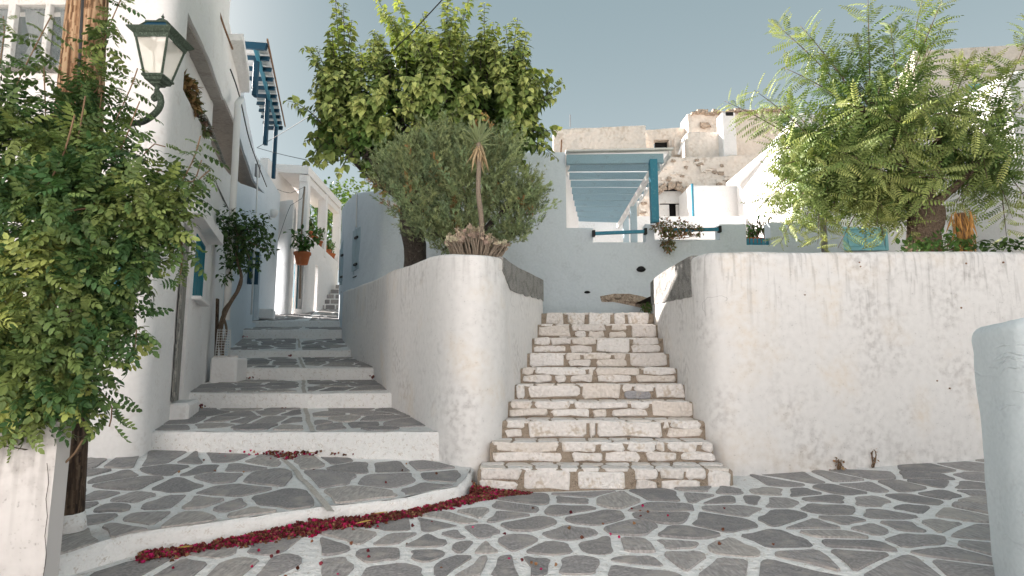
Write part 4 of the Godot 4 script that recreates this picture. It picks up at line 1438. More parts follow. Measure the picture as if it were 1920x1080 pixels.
# ---------------------------------------------------------------- houses further up the lane
func build_lane_houses() -> void:
	var c := thing("porch_house", "white house at the end of the lane with a flat porch roof on square pillars", "house")
	var front := [[-8.072, -19.200], [-7.246, -18.900], [-7.274, -19.300]]
	var fp := []
	for q in front:
		fp.append([q[0], q[1], 2.0, 6.4907])
	fp[2][3] -= 0.25
	put(sweep(fp, 0.3, {"step": 0.3, "round": 0.06, "holes": [Rect2(0.12, 3.75, 0.22, 1.05)]}), "wall", M.plaster, c)
	box_part("dark_window", M.dark_blue, c, Vector3(-7.957, 4.518, -19.350), Vector3(0.3, 1.1, 0.06))
	# flank with the flower-pot parapet
	var fl := [[-7.258, -19.400], [-6.898, -19.500], [-7.501, -25.000]]
	var tops := [5.6779, 5.4243, 5.4166]
	var pa := []
	for i in 3:
		pa.append([fl[i][0], fl[i][1], 2.4, tops[i]])
	put(sweep(pa, 0.3, {"step": 0.35, "round": 0.05, "holes": [Rect2(0.06, 2.9, 0.20, 1.5), Rect2(1.6, 2.9, 0.45, 1.7)]}), "parapet_wall", M.plaster, c)
	box_part("blue_door", M.blue_paint, c, Vector3(-7.204, 3.634, -19.750), Vector3(0.4, 1.7, 0.05))
	box_part("side_door", M.white_wood, c, Vector3(-7.233, 4.069, -21.600), Vector3(0.1, 1.8, 0.9), 0.2)
	# roof slab, pillars and beam
	var a: Vector3 = Vector3(-8.002, 7.464, -19.000)
	var b: Vector3 = Vector3(-6.820, 7.390, -19.000)
	var d: Vector3 = Vector3(-7.459, 7.779, -25.000)
	var st := begin()
	st.set_smooth_group(-1)
	var e: Vector3 = a + (d - b) * 1.0
	var th := Vector3(0, 0.28, 0)
	quad(st, a + th, b + th, d + th, e + th)
	quad(st, a, e, d, b)
	quad(st, a, b, b + th, a + th)
	quad(st, b, d, d + th, b + th)
	put(done(st), "porch_roof", M.plaster, c)
	for t in [0.02, 0.5, 0.97]:
		var p := b.lerp(d, t) + Vector3(-0.18, 0, -0.15)
		var foot: float = lerpf(tops[1], tops[2], t) - 0.3
		box_part("pillar", M.plaster, c, Vector3(p.x, (p.y + foot) * 0.5, p.z), Vector3(0.32, p.y - foot + 0.02, 0.32), 0.15, 0.03)
	put(done_bars([[b + Vector3(-0.18, -0.13, -0.05), d + Vector3(-0.18, -0.13, 0.1), 0.26, 0.24]]), "porch_beam", M.plaster, c)
	box_part("inner_wall", M.plaster, c, a + Vector3(-0.2, -1.2, -1.9), Vector3(0.25, 2.6, 6.0), 0.12)
	for k in 2:
		put(done_bars([[Vector3(-7.350, 5.404, -19.000) + Vector3(0, -0.52 * k, 0), Vector3(-6.748, 5.319, -18.700) + Vector3(0, -0.54 * k, 0), 0.05, 0.05]]), "bracket_rail", M.pvc, c)
	st = begin()
	tube(st, [Vector3(-6.816, 6.856, -18.700), Vector3(-6.847, 5.602, -18.700), Vector3(-6.805, 3.155, -18.700)], [0.03], 6)
	put(done(st), "drain_pipe", M.pale_stem, c)
	# pots along the parapet
	for k in 6:
		var t := (k + 0.6) / 6.5
		var p := Vector3(lerpf(fl[1][0], fl[2][0], t) - 0.14, lerpf(tops[1], tops[2], t) + 0.01, lerpf(fl[1][1], fl[2][1], t))
		pot_plant(p, 0.15, 0.6, "terracotta pot of leafy green on the porch parapet, number %s from the near pillar" % ["one", "two", "three", "four", "five", "six"][k], "pots along the porch parapet", M.terracotta, 70)
	pot_plant(Vector3(-6.678, 4.214, -18.400), 0.26, 0.85, "hanging terracotta pot with trailing green plant beside the blue door", "", M.terracotta, 150)
	# greenery that fills the yard behind the porch
	hedge("yard_hedge", "dark green leafy hedge seen between the porch pillars", [[Vector3(-9.688, 7.847, -26.000), 1.6], [Vector3(-9.191, 8.364, -27.000), 1.5], [Vector3(-8.785, 7.566, -28.000), 1.3], [Vector3(-9.758, 7.112, -25.000), 1.2], [Vector3(-9.224, 7.220, -26.500), 1.4]], 1500, 0.16, Color(0.055, 0.12, 0.03))
	hedge("far_tree", "light green treetop peeking over the arched house at the end of the lane", [[Vector3(-8.823, 9.585, -31.000), 1.5], [Vector3(-9.535, 9.289, -31.000), 1.1], [Vector3(-7.801, 9.289, -31.000), 1.5]], 1100, 0.20, Color(0.13, 0.20, 0.05))
	# the arched house on the right of the lane
	var s := thing("arched_house", "white house right of the lane, bluish shade put into its colour, with two narrow arched windows", "house")
	var path := [[-5.096, -21.000, 1.000, 6.875], [-5.236, -17.600, 1.000, 5.842], [-4.415, -15.200, 1.000, 5.373], [-3.632, -13.200, 1.000, 5.029], [-2.544, -11.000, 1.000, 4.430], [-2.418, -10.850, 1.000, 4.375], [-1.011, -10.800, 1.000, 4.360]]
	path[0] = [path[1][0] + 2.0, path[1][1] - 0.6, 1.0, path[1][3]]
	put(sweep(path, 0.3, {"step": 0.25, "wob": 0.03, "round": 0.05}), "wall", M.blue_shade_plaster, s)
	box_part("roof", M.plaster, s, Vector3(-1.6, 4.1, -13.6), Vector3(3.0, 0.1, 5.0), 0.3)
	for wdw in [[645, 15.9, 448, 532, 0.30], [672, 12.95, 408, 512, 0.34]]:
		var k := 0 if wdw[0] == 645 else 1
		var lo: Vector3 = [Vector3(-4.536, 3.234, -15.700), Vector3(-3.403, 3.089, -12.850)][k]
		var hi: Vector3 = [Vector3(-4.552, 4.467, -15.700), Vector3(-3.420, 4.347, -12.850)][k]
		var out := Vector3(-0.83, 0, 0.55).normalized() if k == 0 else Vector3(-0.85, 0, 0.52).normalized()
		var tall: float = hi.y - lo.y
		var ww := 0.62 if k == 0 else 0.66
		var base: Vector3 = Vector3(lo.x, lo.y, lo.z) + out * 0.03
		var ar := PackedVector2Array()
		for q in 11:
			var g := PI * q / 10.0
			ar.append(Vector2(cos(g) * ww * 0.5, tall - ww * 0.5 + sin(g) * ww * 0.5))
		ar.append(Vector2(-ww * 0.5, 0))
		ar.append(Vector2(ww * 0.5, 0))
		st = begin()
		prism(st, facing(base, out), ar, 0.06)
		var wf := put(done(st), "arched_window", M.pale_blue_wood, s)
		for side in [-1, 1]:
			var tt := facing(base + out * 0.02, out)
			st = begin()
			bx(st, tt * at(Vector3(side * ww * 0.24, tall * 0.42, 0.01)), Vector3(ww * 0.40, tall * 0.74, 0.03), 0.006)
			put(done(st), "shutter_leaf", M.pale_blue_wood, wf)
		st = begin()
		for yy in [0.14, 0.62]:
			bx(st, facing(base + out * 0.06, out) * at(Vector3(0.06, tall * yy, 0)), Vector3(0.20, 0.05, 0.05), 0.004)
		put(done(st), "hinge", M.iron, wf)
	st = begin()
	tube(st, smooth_path([Vector3(-3.513, 4.953, -12.900), Vector3(-3.473, 4.188, -12.800), Vector3(-3.444, 4.104, -12.700)], 0.2), [0.018], 6)
	put(done(st), "conduit", M.pvc, s)
	st = begin()
	tube(st, smooth_path([Vector3(-3.316, 3.066, -12.700), Vector3(-3.434, 3.010, -12.800), Vector3(-3.558, 3.015, -13.000)], 0.2), [0.014], 6)
	tube(st, smooth_path([Vector3(-4.241, 3.237, -15.000), Vector3(-4.434, 3.151, -15.400), Vector3(-4.746, 3.062, -16.200)], 0.2), [0.014], 6)
	put(done(st), "cable", M.cable, s)

func hedge(called: String, label: String, blobs: Array, n: int, leaf: float, base: Color) -> void:
	var t := thing(called, label, "hedge" if called == "yard_hedge" else "tree")
	var st := begin()
	blade(st, Transform3D.IDENTITY, 1.0, [0.3, 0.34, 0.0], 0.3, 0.3)
	var lm := done(st)
	var xf := []
	var tint := []
	for b in blobs:
		for i in n / blobs.size():
			var d := rdir()
			var p: Vector3 = b[0] + d * b[1] * rng.randf_range(0.65, 1.05) * (1.0 + 0.25 * wn.get_noise_3d(d.x * 80, d.y * 80, d.z * 80))
			xf.append(aim(p, d + rdir() * 0.9 + Vector3.DOWN * 0.5, Vector3.UP + rdir() * 0.5, leaf * rng.randf_range(0.7, 1.4)))
			tint.append(base * rng.randf_range(0.7, 1.5))
	scatter("foliage", lm, M.leaf, t, xf, tint)
	st = begin()
	for b in blobs:
		tube(st, curve3(b[0] + Vector3(0, -b[1] - 1.2, 0), b[0], Vector3(0.1, 0, 0), 4), [0.08, 0.07, 0.06, 0.05, 0.03], 6)
	put(done(st), "stem", M.bark, t)

func pot_plant(p: Vector3, r: float, tall: float, label: String, group: String, pot: Material, n := 60) -> void:
	var t := thing("potted_plant", label, "potted plant", p, group)
	var st := begin()
	lathe(st, Vector3.ZERO, [Vector2(0, 0.0), Vector2(r * 0.68, 0.0), Vector2(r * 0.92, r * 1.2), Vector2(r * 1.05, r * 1.2), Vector2(r * 1.05, r * 1.5), Vector2(r * 0.9, r * 1.5), Vector2(r * 0.85, r * 1.3), Vector2(0, r * 1.3)], 12)
	put(done(st), "pot", pot, t)
	st = begin()
	blade(st, Transform3D.IDENTITY, 1.0, [0.22, 0.24, 0.0], 0.3, 0.3)
	var lm := done(st)
	var xf := []
	var tint := []
	st = begin()
	for k in 7:
		var e := Vector3(0, r * 1.3, 0) + Vector3(rng.randf_range(-1, 1) * r * 1.5, tall * rng.randf_range(0.4, 1.0), rng.randf_range(-1, 1) * r * 1.5)
		tube(st, curve3(Vector3(0, r * 1.3, 0), e, Vector3(0, 0.05, 0), 4), [0.008], 4)
		for i in n / 7:
			var q := Vector3(0, r * 1.3, 0).lerp(e, rng.randf_range(0.2, 1.0)) + rdir() * r * 0.5
			xf.append(aim(q, rdir() + Vector3(0, 0.1, 0), Vector3.UP, rng.randf_range(0.10, 0.18) * (r / 0.15) * 0.9))
			tint.append(Color(0.07, 0.15, 0.035) * rng.randf_range(0.6, 1.5))
	put(done(st), "stems", M.twig, t)
	scatter("foliage", lm, M.leaf, t, xf, tint)

# ---------------------------------------------------------------- the house over the stairs
func build_centre_house() -> void:
	var c := thing("centre_house", "house wall atop the stairs with bluish shade put into its colour, stepped parapet and terrace", "house")
	var segs := [[-1.020, 0.946, 4.820], [0.946, 1.409, 3.450], [1.409, 2.327, 3.195], [2.327, 2.475, 3.517], [2.475, 3.616, 3.242], [3.616, 4.070, 3.517], [4.070, 4.497, 3.148], [4.497, 5.748, 3.555]]
	for s in segs:
		put(sweep([[s[0], -10.0, 1.2, s[2]], [s[1], -10.0, 1.2, s[2]]], 0.24, {"step": 0.16, "wob": 0.012, "round": 0.012}), "wall", M.blue_shade_plaster, c)
	var floor_y := 3.0447
	box_part("terrace_floor", M.plaster, c, Vector3(2.9413, floor_y - 0.1, -12.6), Vector3(4.4, 0.2, 4.6))
	# the upper room left of the terrace: flank and roof
	var xr: float = segs[0][1]
	put(sweep([[xr, -10.24, floor_y - 0.3, segs[0][2]], [xr + 0.75, -14.6, floor_y - 0.3, segs[0][2]]], 0.24, {"step": 0.3}), "room_flank", M.plaster, c)
	box_part("roof", M.plaster, c, Vector3(xr - 1.0, segs[0][2] - 0.14, -12.2), Vector3(2.2, 0.12, 4.0))
	put(sweep([[xr + 0.2, -15.2, floor_y - 0.5, 4.9724], [xr + 5.2, -15.2, floor_y - 0.5, 4.9724]], 0.2, {"step": 0.5}), "rear_parapet", M.plaster, c)
	# broken plaster along the foot, holes in the wall
	var st := begin()
	var ring := PackedVector2Array()
	for p in [Vector2(1.509, 2.245), Vector2(1.739, 2.291), Vector2(2.014, 2.291), Vector2(2.241, 2.245), Vector2(2.395, 2.190), Vector2(2.407, 1.988), Vector2(2.235, 2.043), Vector2(2.009, 2.098), Vector2(1.736, 2.153), Vector2(1.535, 2.153)]:
		ring.append(p)
	prism(st, Transform3D(Basis.IDENTITY, Vector3(0, 0, -9.982)), ring, 0.08)
	put(done(st), "bare_masonry_patch", M.ruin_bare, c)
	for k in 6:
		st = begin()
		var bp: Vector3 = [Vector3(1.641, 2.214, -9.970), Vector3(1.806, 2.233, -9.970), Vector3(1.969, 2.187, -9.970), Vector3(2.132, 2.178, -9.970), Vector3(2.268, 2.141, -9.970), Vector3(2.339, 2.068, -9.970)][k]
		var bm := put(block_mesh(0.13, 0.07, 0.03, 0.012), "exposed_stone", M.ruin_bare, c)
		bm.position = bp
	for e in [[Vector3(2.223, 2.715, -9.985), 0.075, 0.05], [Vector3(1.289, 2.317, -9.985), 0.05, 0.022]]:
		st = begin()
		tube(st, [Vector3(0, 0, 0.012), Vector3(0, 0, -0.05)], [e[1]], 12, 0.12)
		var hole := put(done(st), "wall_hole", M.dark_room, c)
		hole.position = e[0]
		hole.scale = Vector3(1.0, e[2] / e[1], 1.0)
	# railings
	for e in [[Vector3(1.402, 3.320, -9.880), Vector3(2.292, 3.357, -9.880)], [Vector3(2.604, 3.376, -9.880), Vector3(3.568, 3.394, -9.880)]]:
		var rl := put(done_bars([[e[0], e[1], 0.06, 0.055]]), "rail", M.blue_paint, c)
		for q in [e[0], e[1]]:
			var bk := begin()
			bx(bk, at(q), Vector3(0.05, 0.11, 0.09))
			put(done(bk), "rail_bracket", M.iron, rl)
	# pergola
	var fl: Vector3 = Vector3(0.957, 4.655, -9.950)
	var fr: Vector3 = Vector3(2.655, 4.675, -9.950)
	var bl: Vector3 = Vector3(1.679, 4.766, -14.800)
	var br: Vector3 = Vector3(2.835, 4.724, -14.800)
	var g := thing("pergola", "blue and white pergola with pale sloping slats on the roof terrace", "pergola")
	put(done_bars([[fl, fr, 0.09, 0.17]]), "front_beam", M.pale_beam, g)
	for k in 9:
		var t := (k + 0.9) / 9.2
		var a := fl.lerp(bl, t) + Vector3(0, 0.01, 0)
		var b := fr.lerp(br, t) + Vector3(0.04, 0.01, 0)
		put(done_bars([[a, b, 0.055, 0.134]]), "rafter", M.pale_beam, g)
		var up := Vector3(0, 0.094, 0)
		var a0 := fl.lerp(bl, t - 0.1) + up
		var b0 := fr.lerp(br, t - 0.1) + up + Vector3(0.12, 0, 0)
		st = begin()
		st.set_smooth_group(-1)
		var a1 := a + up + Vector3(0, 0, 0.012)
		var b1 := b + up + Vector3(0.08, 0, 0.012)
		var th := Vector3(0, 0.025, 0)
		quad(st, a0, a1, b1, b0)
		quad(st, a0 + th, b0 + th, b1 + th, a1 + th)
		quad(st, b0, b1, b1 + th, b0 + th)
		quad(st, a0, b0, b0 + th, a0 + th)
		quad(st, a1, a1 + th, b1 + th, b1)
		put(done(st), "roof_board", M.panel, g)
	put(done_bars([[fr + Vector3(-0.14, -0.12, 0), br + Vector3(-0.1, -0.12, 0), 0.07, 0.12]]), "side_beam", M.white_wood, g)
	put(done_bars([[fr + Vector3(0.10, 0.06, 0.1), br + Vector3(0.14, 0.06, 0), 0.04, 0.10]]), "eaves_board", M.white_wood, g)
	put(done_bars([[fl + Vector3(-0.02, 0.13, 0.05), fr + Vector3(0.16, 0.15, 0.05), 0.14, 0.035]]), "front_eaves", M.white_wood, g)
	var posts := [[Vector3(2.459, 4.631, -9.880), 0.13, 0], [Vector3(2.671, 4.645, -12.600), 0.13, 1], [Vector3(2.856, 4.791, -14.400), 0.13, 1]]
	for p in posts:
		var top: Vector3 = p[0]
		put(done_bars([[top, Vector3(top.x, 3.5074 if p[2] == 0 else floor_y, top.z), p[1], p[1]]]), "post", M.blue_paint if p[2] == 0 else M.pale_blue_wood, g)
	# low blue fence with pots, right of the parapet block
	var f := thing("picket_fence", "tiny blue picket fence in the gap of the parapet, plants behind it", "fence")
	for k in 6:
		st = begin()
		bx(st, at(Vector3(4.123, 3.193, -10.080) + Vector3(0.068 * k, 0.0, 0)), Vector3(0.052, 0.17, 0.025))
		put(done(st), "picket", M.blue_paint, f)
	put(done_bars([[Vector3(4.116, 3.189, -10.110), Vector3(4.518, 3.189, -10.110), 0.02, 0.03]]), "fence_rail", M.blue_paint, f)
	for k in 3:
		pot_plant([Vector3(4.340, 3.220, -10.500), Vector3(4.476, 3.220, -10.500), Vector3(4.612, 3.220, -10.500)][k], 0.10, [0.28, 0.36, 0.5][k], ["small leafy plant behind the left end of the blue picket fence", "middle plant of three behind the blue picket fence", "tallest plant behind the right end of the blue picket fence"][k], "plants behind the picket fence", M.terracotta, 70)

# ---------------------------------------------------------------- buildings up the hill
func wall_run(parent: Node3D, m: Material, a: Array, b: Array, foot: float, top: float, opt := {}) -> MeshInstance3D:
	return put(sweep([[a[0], a[1], foot, top], [b[0], b[1], foot, top]], opt.get("thick", 0.3), opt), "wall", m, parent)

func build_hill_houses() -> void:
	var r := thing("old_house", "weathered beige old house with peeling plaster and an arched doorway on the hill", "house")
	var rough := {"step": 0.25, "wob": 0.05, "round": 0.03}
	# upper storey, left block
	var a: Array = [1.408, -19.000]
	var b: Array = [4.522, -19.000]
	put(sweep([[a[0], a[1], 3.0, 8.9368], [b[0], b[1], 3.0, 9.1064]], 0.4, {"step": 0.25, "wob": 0.05, "round": 0.03, "holes": [Rect2(0.9782, 7.9454, 0.5562, 0.3166)]}), "wall", M.ruin, r)
	var w := put(done_frame(Vector3(2.716, 8.017, -19.200), Vector3(0, 0, 1), 0.53, 0.32, 0.04, 0.05), "window", M.blue_paint, r)
	box_part("mullion", M.white_wood, w, Vector3(2.719, 8.168, -19.200), Vector3(0.04, 0.28, 0.04))
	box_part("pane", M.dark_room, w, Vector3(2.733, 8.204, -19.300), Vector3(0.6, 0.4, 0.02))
	# middle block with the dark window
	a = [4.665, -19.600]
	b = [6.171, -19.600]
	put(sweep([[a[0], a[1], 3.0, 9.1836], [b[0], b[1], 3.0, 9.2808]], 0.4, {"step": 0.25, "wob": 0.05, "round": 0.03, "holes": [Rect2(0.2597, 8.2185, 0.5374, 0.5970)]}), "wall", M.ruin, r)
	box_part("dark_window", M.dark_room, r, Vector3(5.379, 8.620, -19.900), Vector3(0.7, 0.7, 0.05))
	box_part("window_jamb", M.ruin, r, Vector3(5.648, 8.451, -19.400), Vector3(0.2, 0.62, 0.3))
	# tower block at the right with rubble on top
	a = [6.028, -19.200]
	b = [9.246, -19.200]
	put(sweep([[a[0], a[1], 3.0, 9.6110], [lerpf(a[0], b[0], 0.35), a[1], 3.0, 9.6877], [b[0], b[1], 3.0, 9.8028]], 0.9, {"step": 0.2, "wob": 0.12, "round": 0.06}), "tower_wall", M.ruin, r)
	var st: SurfaceTool
	for k in 14:
		var t := k / 13.0
		var bm := put(block_mesh(rng.randf_range(0.18, 0.4), rng.randf_range(0.08, 0.16), 0.12, 0.03), "rubble_stone", M.ruin_bare, r)
		bm.position = Vector3(6.246, 9.537, -19.120).lerp(Vector3(9.369, 9.709, -19.120), t) + Vector3(0, rng.randf_range(-0.06, 0.05), 0)
	for e in [Vector3(6.567, 9.111, -19.100), Vector3(6.405, 8.695, -19.100), Vector3(7.232, 8.563, -19.100)]:
		var bm := put(block_mesh(0.3, 0.16, 0.07, 0.05), "exposed_stone", M.ruin_bare, r)
		bm.position = e
	# lower white annex and its sloping pipe
	box_part("annex", M.ruin, r, Vector3(6.305, 8.094, -18.750), Vector3(1.22, 1.0, 0.8), 0.0, 0.04)
	box_part("terrace_floor", M.ruin, r, Vector3(5.9454, 7.3542, -18.3), Vector3(3.9, 0.12, 1.3))
	put(done_bars([[Vector3(5.300, 7.692, -18.000), Vector3(5.543, 8.294, -18.000), 0.06, 0.06]]), "sloping_pipe", M.plaster, r)
	# ground storey: peeling wall with the arched door
	a = [3.912, -17.600]
	b = [7.497, -17.600]
	put(sweep([[a[0], a[1], 2.5, 7.4425], [b[0], b[1], 2.5, 7.5459]], 0.5, {"step": 0.22, "wob": 0.07, "round": 0.05, "holes": [Rect2(0.4371, 2.6, 1.0024, 3.8847)]}), "ground_wall", M.ruin, r)
	for k in 7:
		var g := PI * (k + 0.5) / 7.0
		var bm := put(block_mesh(0.22, 0.2, 0.08, 0.03), "arch_stone", M.ruin_bare, r)
		bm.position = Vector3(4.904, 6.131, -17.550) + Vector3(cos(g) * 0.56, sin(g) * 0.38, 0)
		bm.rotation.z = g - PI * 0.5
	for k in 6:
		var bm := put(block_mesh(0.2, 0.2, 0.06, 0.04), "jamb_stone", M.ruin_bare, r)
		bm.position = Vector3(5.442, 6.030, -17.550) + Vector3(0, -0.22 * k, 0)
	for e in [Vector3(6.190, 7.048, -17.550), Vector3(5.618, 7.185, -17.550), Vector3(6.458, 6.758, -17.550), Vector3(5.025, 6.758, -17.550), Vector3(4.190, 5.829, -17.550), Vector3(4.303, 6.334, -17.550), Vector3(4.708, 7.150, -17.550)]:
		for k in 7:
			var bm := put(block_mesh(rng.randf_range(0.10, 0.24), rng.randf_range(0.06, 0.12), 0.03, 0.025), "exposed_stone", M.ruin_bare if k % 2 else M.ruin, r)
			bm.position = e + Vector3(rng.randf_range(-0.35, 0.35), rng.randf_range(-0.2, 0.2), -0.01)
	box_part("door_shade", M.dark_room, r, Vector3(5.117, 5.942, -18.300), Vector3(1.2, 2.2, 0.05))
	var dark := PackedVector2Array()
	for k in 9:
		var g := PI * k / 8.0
		dark.append(Vector2(cos(g) * 0.48, sin(g) * 0.17))
	st = begin()
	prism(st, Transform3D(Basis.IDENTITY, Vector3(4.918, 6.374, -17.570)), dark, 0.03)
	put(done(st), "dark_arch", M.dark_room, r)  # flat dark arch shape set in front of the door head
	box_part("door_panel", M.white_wood, r, Vector3(4.963, 6.274, -17.750), Vector3(0.92, 0.5, 0.05), 0, 0.01)
	var dl := box_part("door_leaf", M.white_wood, r, Vector3(4.676, 5.628, -17.750), Vector3(0.40, 0.72, 0.05), 0, 0.01)
	box_part("door_leaf", M.white_wood, r, Vector3(5.255, 5.628, -17.750), Vector3(0.34, 0.72, 0.05), 0, 0.01)
	# chimney
	st = begin()
	var cb: Vector3 = Vector3(6.920, 7.729, -18.200)
	var ct: Vector3 = Vector3(6.966, 9.096, -18.200)
	cb.y -= 0.3
	bx(st, at((cb + ct) * 0.5), Vector3(0.44, ct.y - cb.y, 0.5), 0.03)
	var ch := put(done(st), "chimney", M.plaster, r)
	box_part("chimney_mouth", M.dark_room, ch, ct + Vector3(0, -0.07, 0.26), Vector3(0.24, 0.12, 0.02))
	put(done_bars([[Vector3(2.018, 9.239, -19.500), Vector3(2.024, 9.685, -19.500), 0.03, 0.03]]), "roof_rod", M.galvanised, r)
	put(done_bars([[Vector3(1.604, 7.765, -18.700), Vector3(1.647, 8.462, -18.700), 0.05, 0.05]]), "rusty_pipe", M.rust, r)
	box_part("roof", M.ruin, r, Vector3(4.3292, 8.1, -21.5), Vector3(7.5, 0.1, 4.2))

	var y := thing("white_store", "small bright white cube building right of the arched doorway", "building")
	wall_run(y, M.plaster, [5.086, -16.200], [6.511, -16.200], 2.5, 6.1362, {"step": 0.3, "round": 0.04, "thick": 1.2})
	box_part("blue_door_edge", M.blue_paint, y, Vector3(5.090, 5.440, -16.100), Vector3(0.06, 1.4, 0.1))

	var q := thing("white_house", "white house with a bright sunlit flank behind the feathery tree", "house")
	var far: Array = [6.327, -16.000]
	var near: Array = [5.775, -11.400]
	var top: float = 6.1615
	put(sweep([[far[0], far[1], 2.0, top], [near[0], near[1], 2.0, top], [near[0] + 2.9, near[1] + 0.05, 2.0, top]], 0.3, {"step": 0.3, "round": 0.04, "holes": []}), "wall", M.plaster, q)
	box_part("roof", M.plaster, q, Vector3(near[0] + 1.6, top - 0.15, -13.6), Vector3(2.9, 0.1, 4.3))
	for e in [Vector3(6.133, 4.569, -14.000), Vector3(6.174, 4.370, -14.600)]:
		box_part("wall_vent", M.ruin, q, e + Vector3(-0.01, 0, 0), Vector3(0.05, 0.07, 0.4), -0.2)
	var dd := put(done_frame(Vector3(6.850, 3.276, -11.200), Vector3(0, 0, 1), 0.90, 0.46, 0.05, 0.06), "turquoise_door", M.turquoise, q)
	for k in 2:
		var px_: Vector3 = Vector3(6.661, 3.501, -11.220) if k == 0 else Vector3(7.098, 3.501, -11.220)
		var lf := box_part("door_leaf", M.turquoise, dd, px_, Vector3(0.41, 0.42, 0.04))
		box_part("door_panel", M.turquoise, lf, px_ + Vector3(0, 0.0, 0.025), Vector3(0.26, 0.28, 0.02), 0, 0.008)

	var e := thing("right_house", "tall white house at the right edge with a lit flank behind the feathery tree", "house")
	far = [8.635, -12.600]
	near = [8.579, -9.600]
	put(sweep([[far[0], far[1], 2.0, 6.2176], [near[0], near[1], 2.0, 6.1129], [near[0] + 2.5, near[1] + 0.6, 2.0, 6.1129]], 0.3, {"step": 0.3, "round": 0.04}), "wall", M.plaster, e)

	var u := thing("shuttered_house", "beige upper house at the right with a turquoise shuttered window", "house")
	a = [10.541, -14.500]
	b = [13.545, -14.200]
	put(sweep([[a[0] + 1.5, a[1] - 4.0, 2.0, 9.2500], [a[0], a[1], 2.0, 9.2500], [b[0], b[1], 2.0, 9.2946]], 0.3, {"step": 0.35, "round": 0.04}), "wall", M.ruin, u)
	var sw := put(done_frame(Vector3(12.105, 7.522, -14.250), Vector3(0, 0, 1), 0.78, 0.68, 0.06, 0.06), "window", M.turquoise, u)
	boards(sw, facing(Vector3(11.991, 7.546, -14.240), Vector3(0, 0, 1)), 0.31, 0.58, 3, M.turquoise, "shutter_board")
	boards(sw, facing(Vector3(12.235, 7.546, -14.240), Vector3(0, 0, 1)), 0.31, 0.58, 3, M.turquoise, "shutter_board")

	var pl := thing("utility_post", "thin grey metal post between the parapet and the feathery tree", "post", Vector3(4.552, 2.800, -8.400))
	st = begin()
	tube(st, [Vector3(0, -0.4, 0), Vector3(0, 0.4, 0), Vector3(-0.01, 0.75, 0), Vector3(-0.01, 0.8, 0)], [0.045, 0.045, 0.045, 0.03], 12)
	put(done(st), "post", M.galvanised, pl)

# unseen house added behind the camera to bounce sun onto the shaded walls
func build_house_behind() -> void:
	var h := thing("added_bounce_house", "added unseen white house behind the viewpoint, reflecting sun onto the shaded walls", "house")
	put(sweep([[10.0, 3.3, -0.2, 7.0], [-10.5, 2.7, -0.2, 7.0]], 0.3, {"step": 0.5, "round": 0.03, "holes": [Rect2(3, 1.0, 0.9, 1.1), Rect2(6.5, 0, 0.95, 2.1), Rect2(10.5, 1.0, 0.9, 1.1), Rect2(4.6, 3.5, 0.8, 1.0), Rect2(9.0, 3.5, 0.8, 1.0)]}), "wall", M.plaster, h)
	box_part("body", M.plaster, h, Vector3(-0.2, 3.2, 5.2), Vector3(20.2, 6.4, 3.0))
	for e in [Vector3(6.55, 1.55, 3.45), Vector3(-0.95, 1.55, 3.35), Vector3(5.0, 4.0, 3.42), Vector3(0.6, 4.0, 3.38)]:
		box_part("shutter", M.blue_paint, h, e, Vector3(0.86, 1.04, 0.06))
	box_part("door", M.blue_paint, h, Vector3(3.02, 1.02, 3.42), Vector3(0.93, 2.06, 0.06))

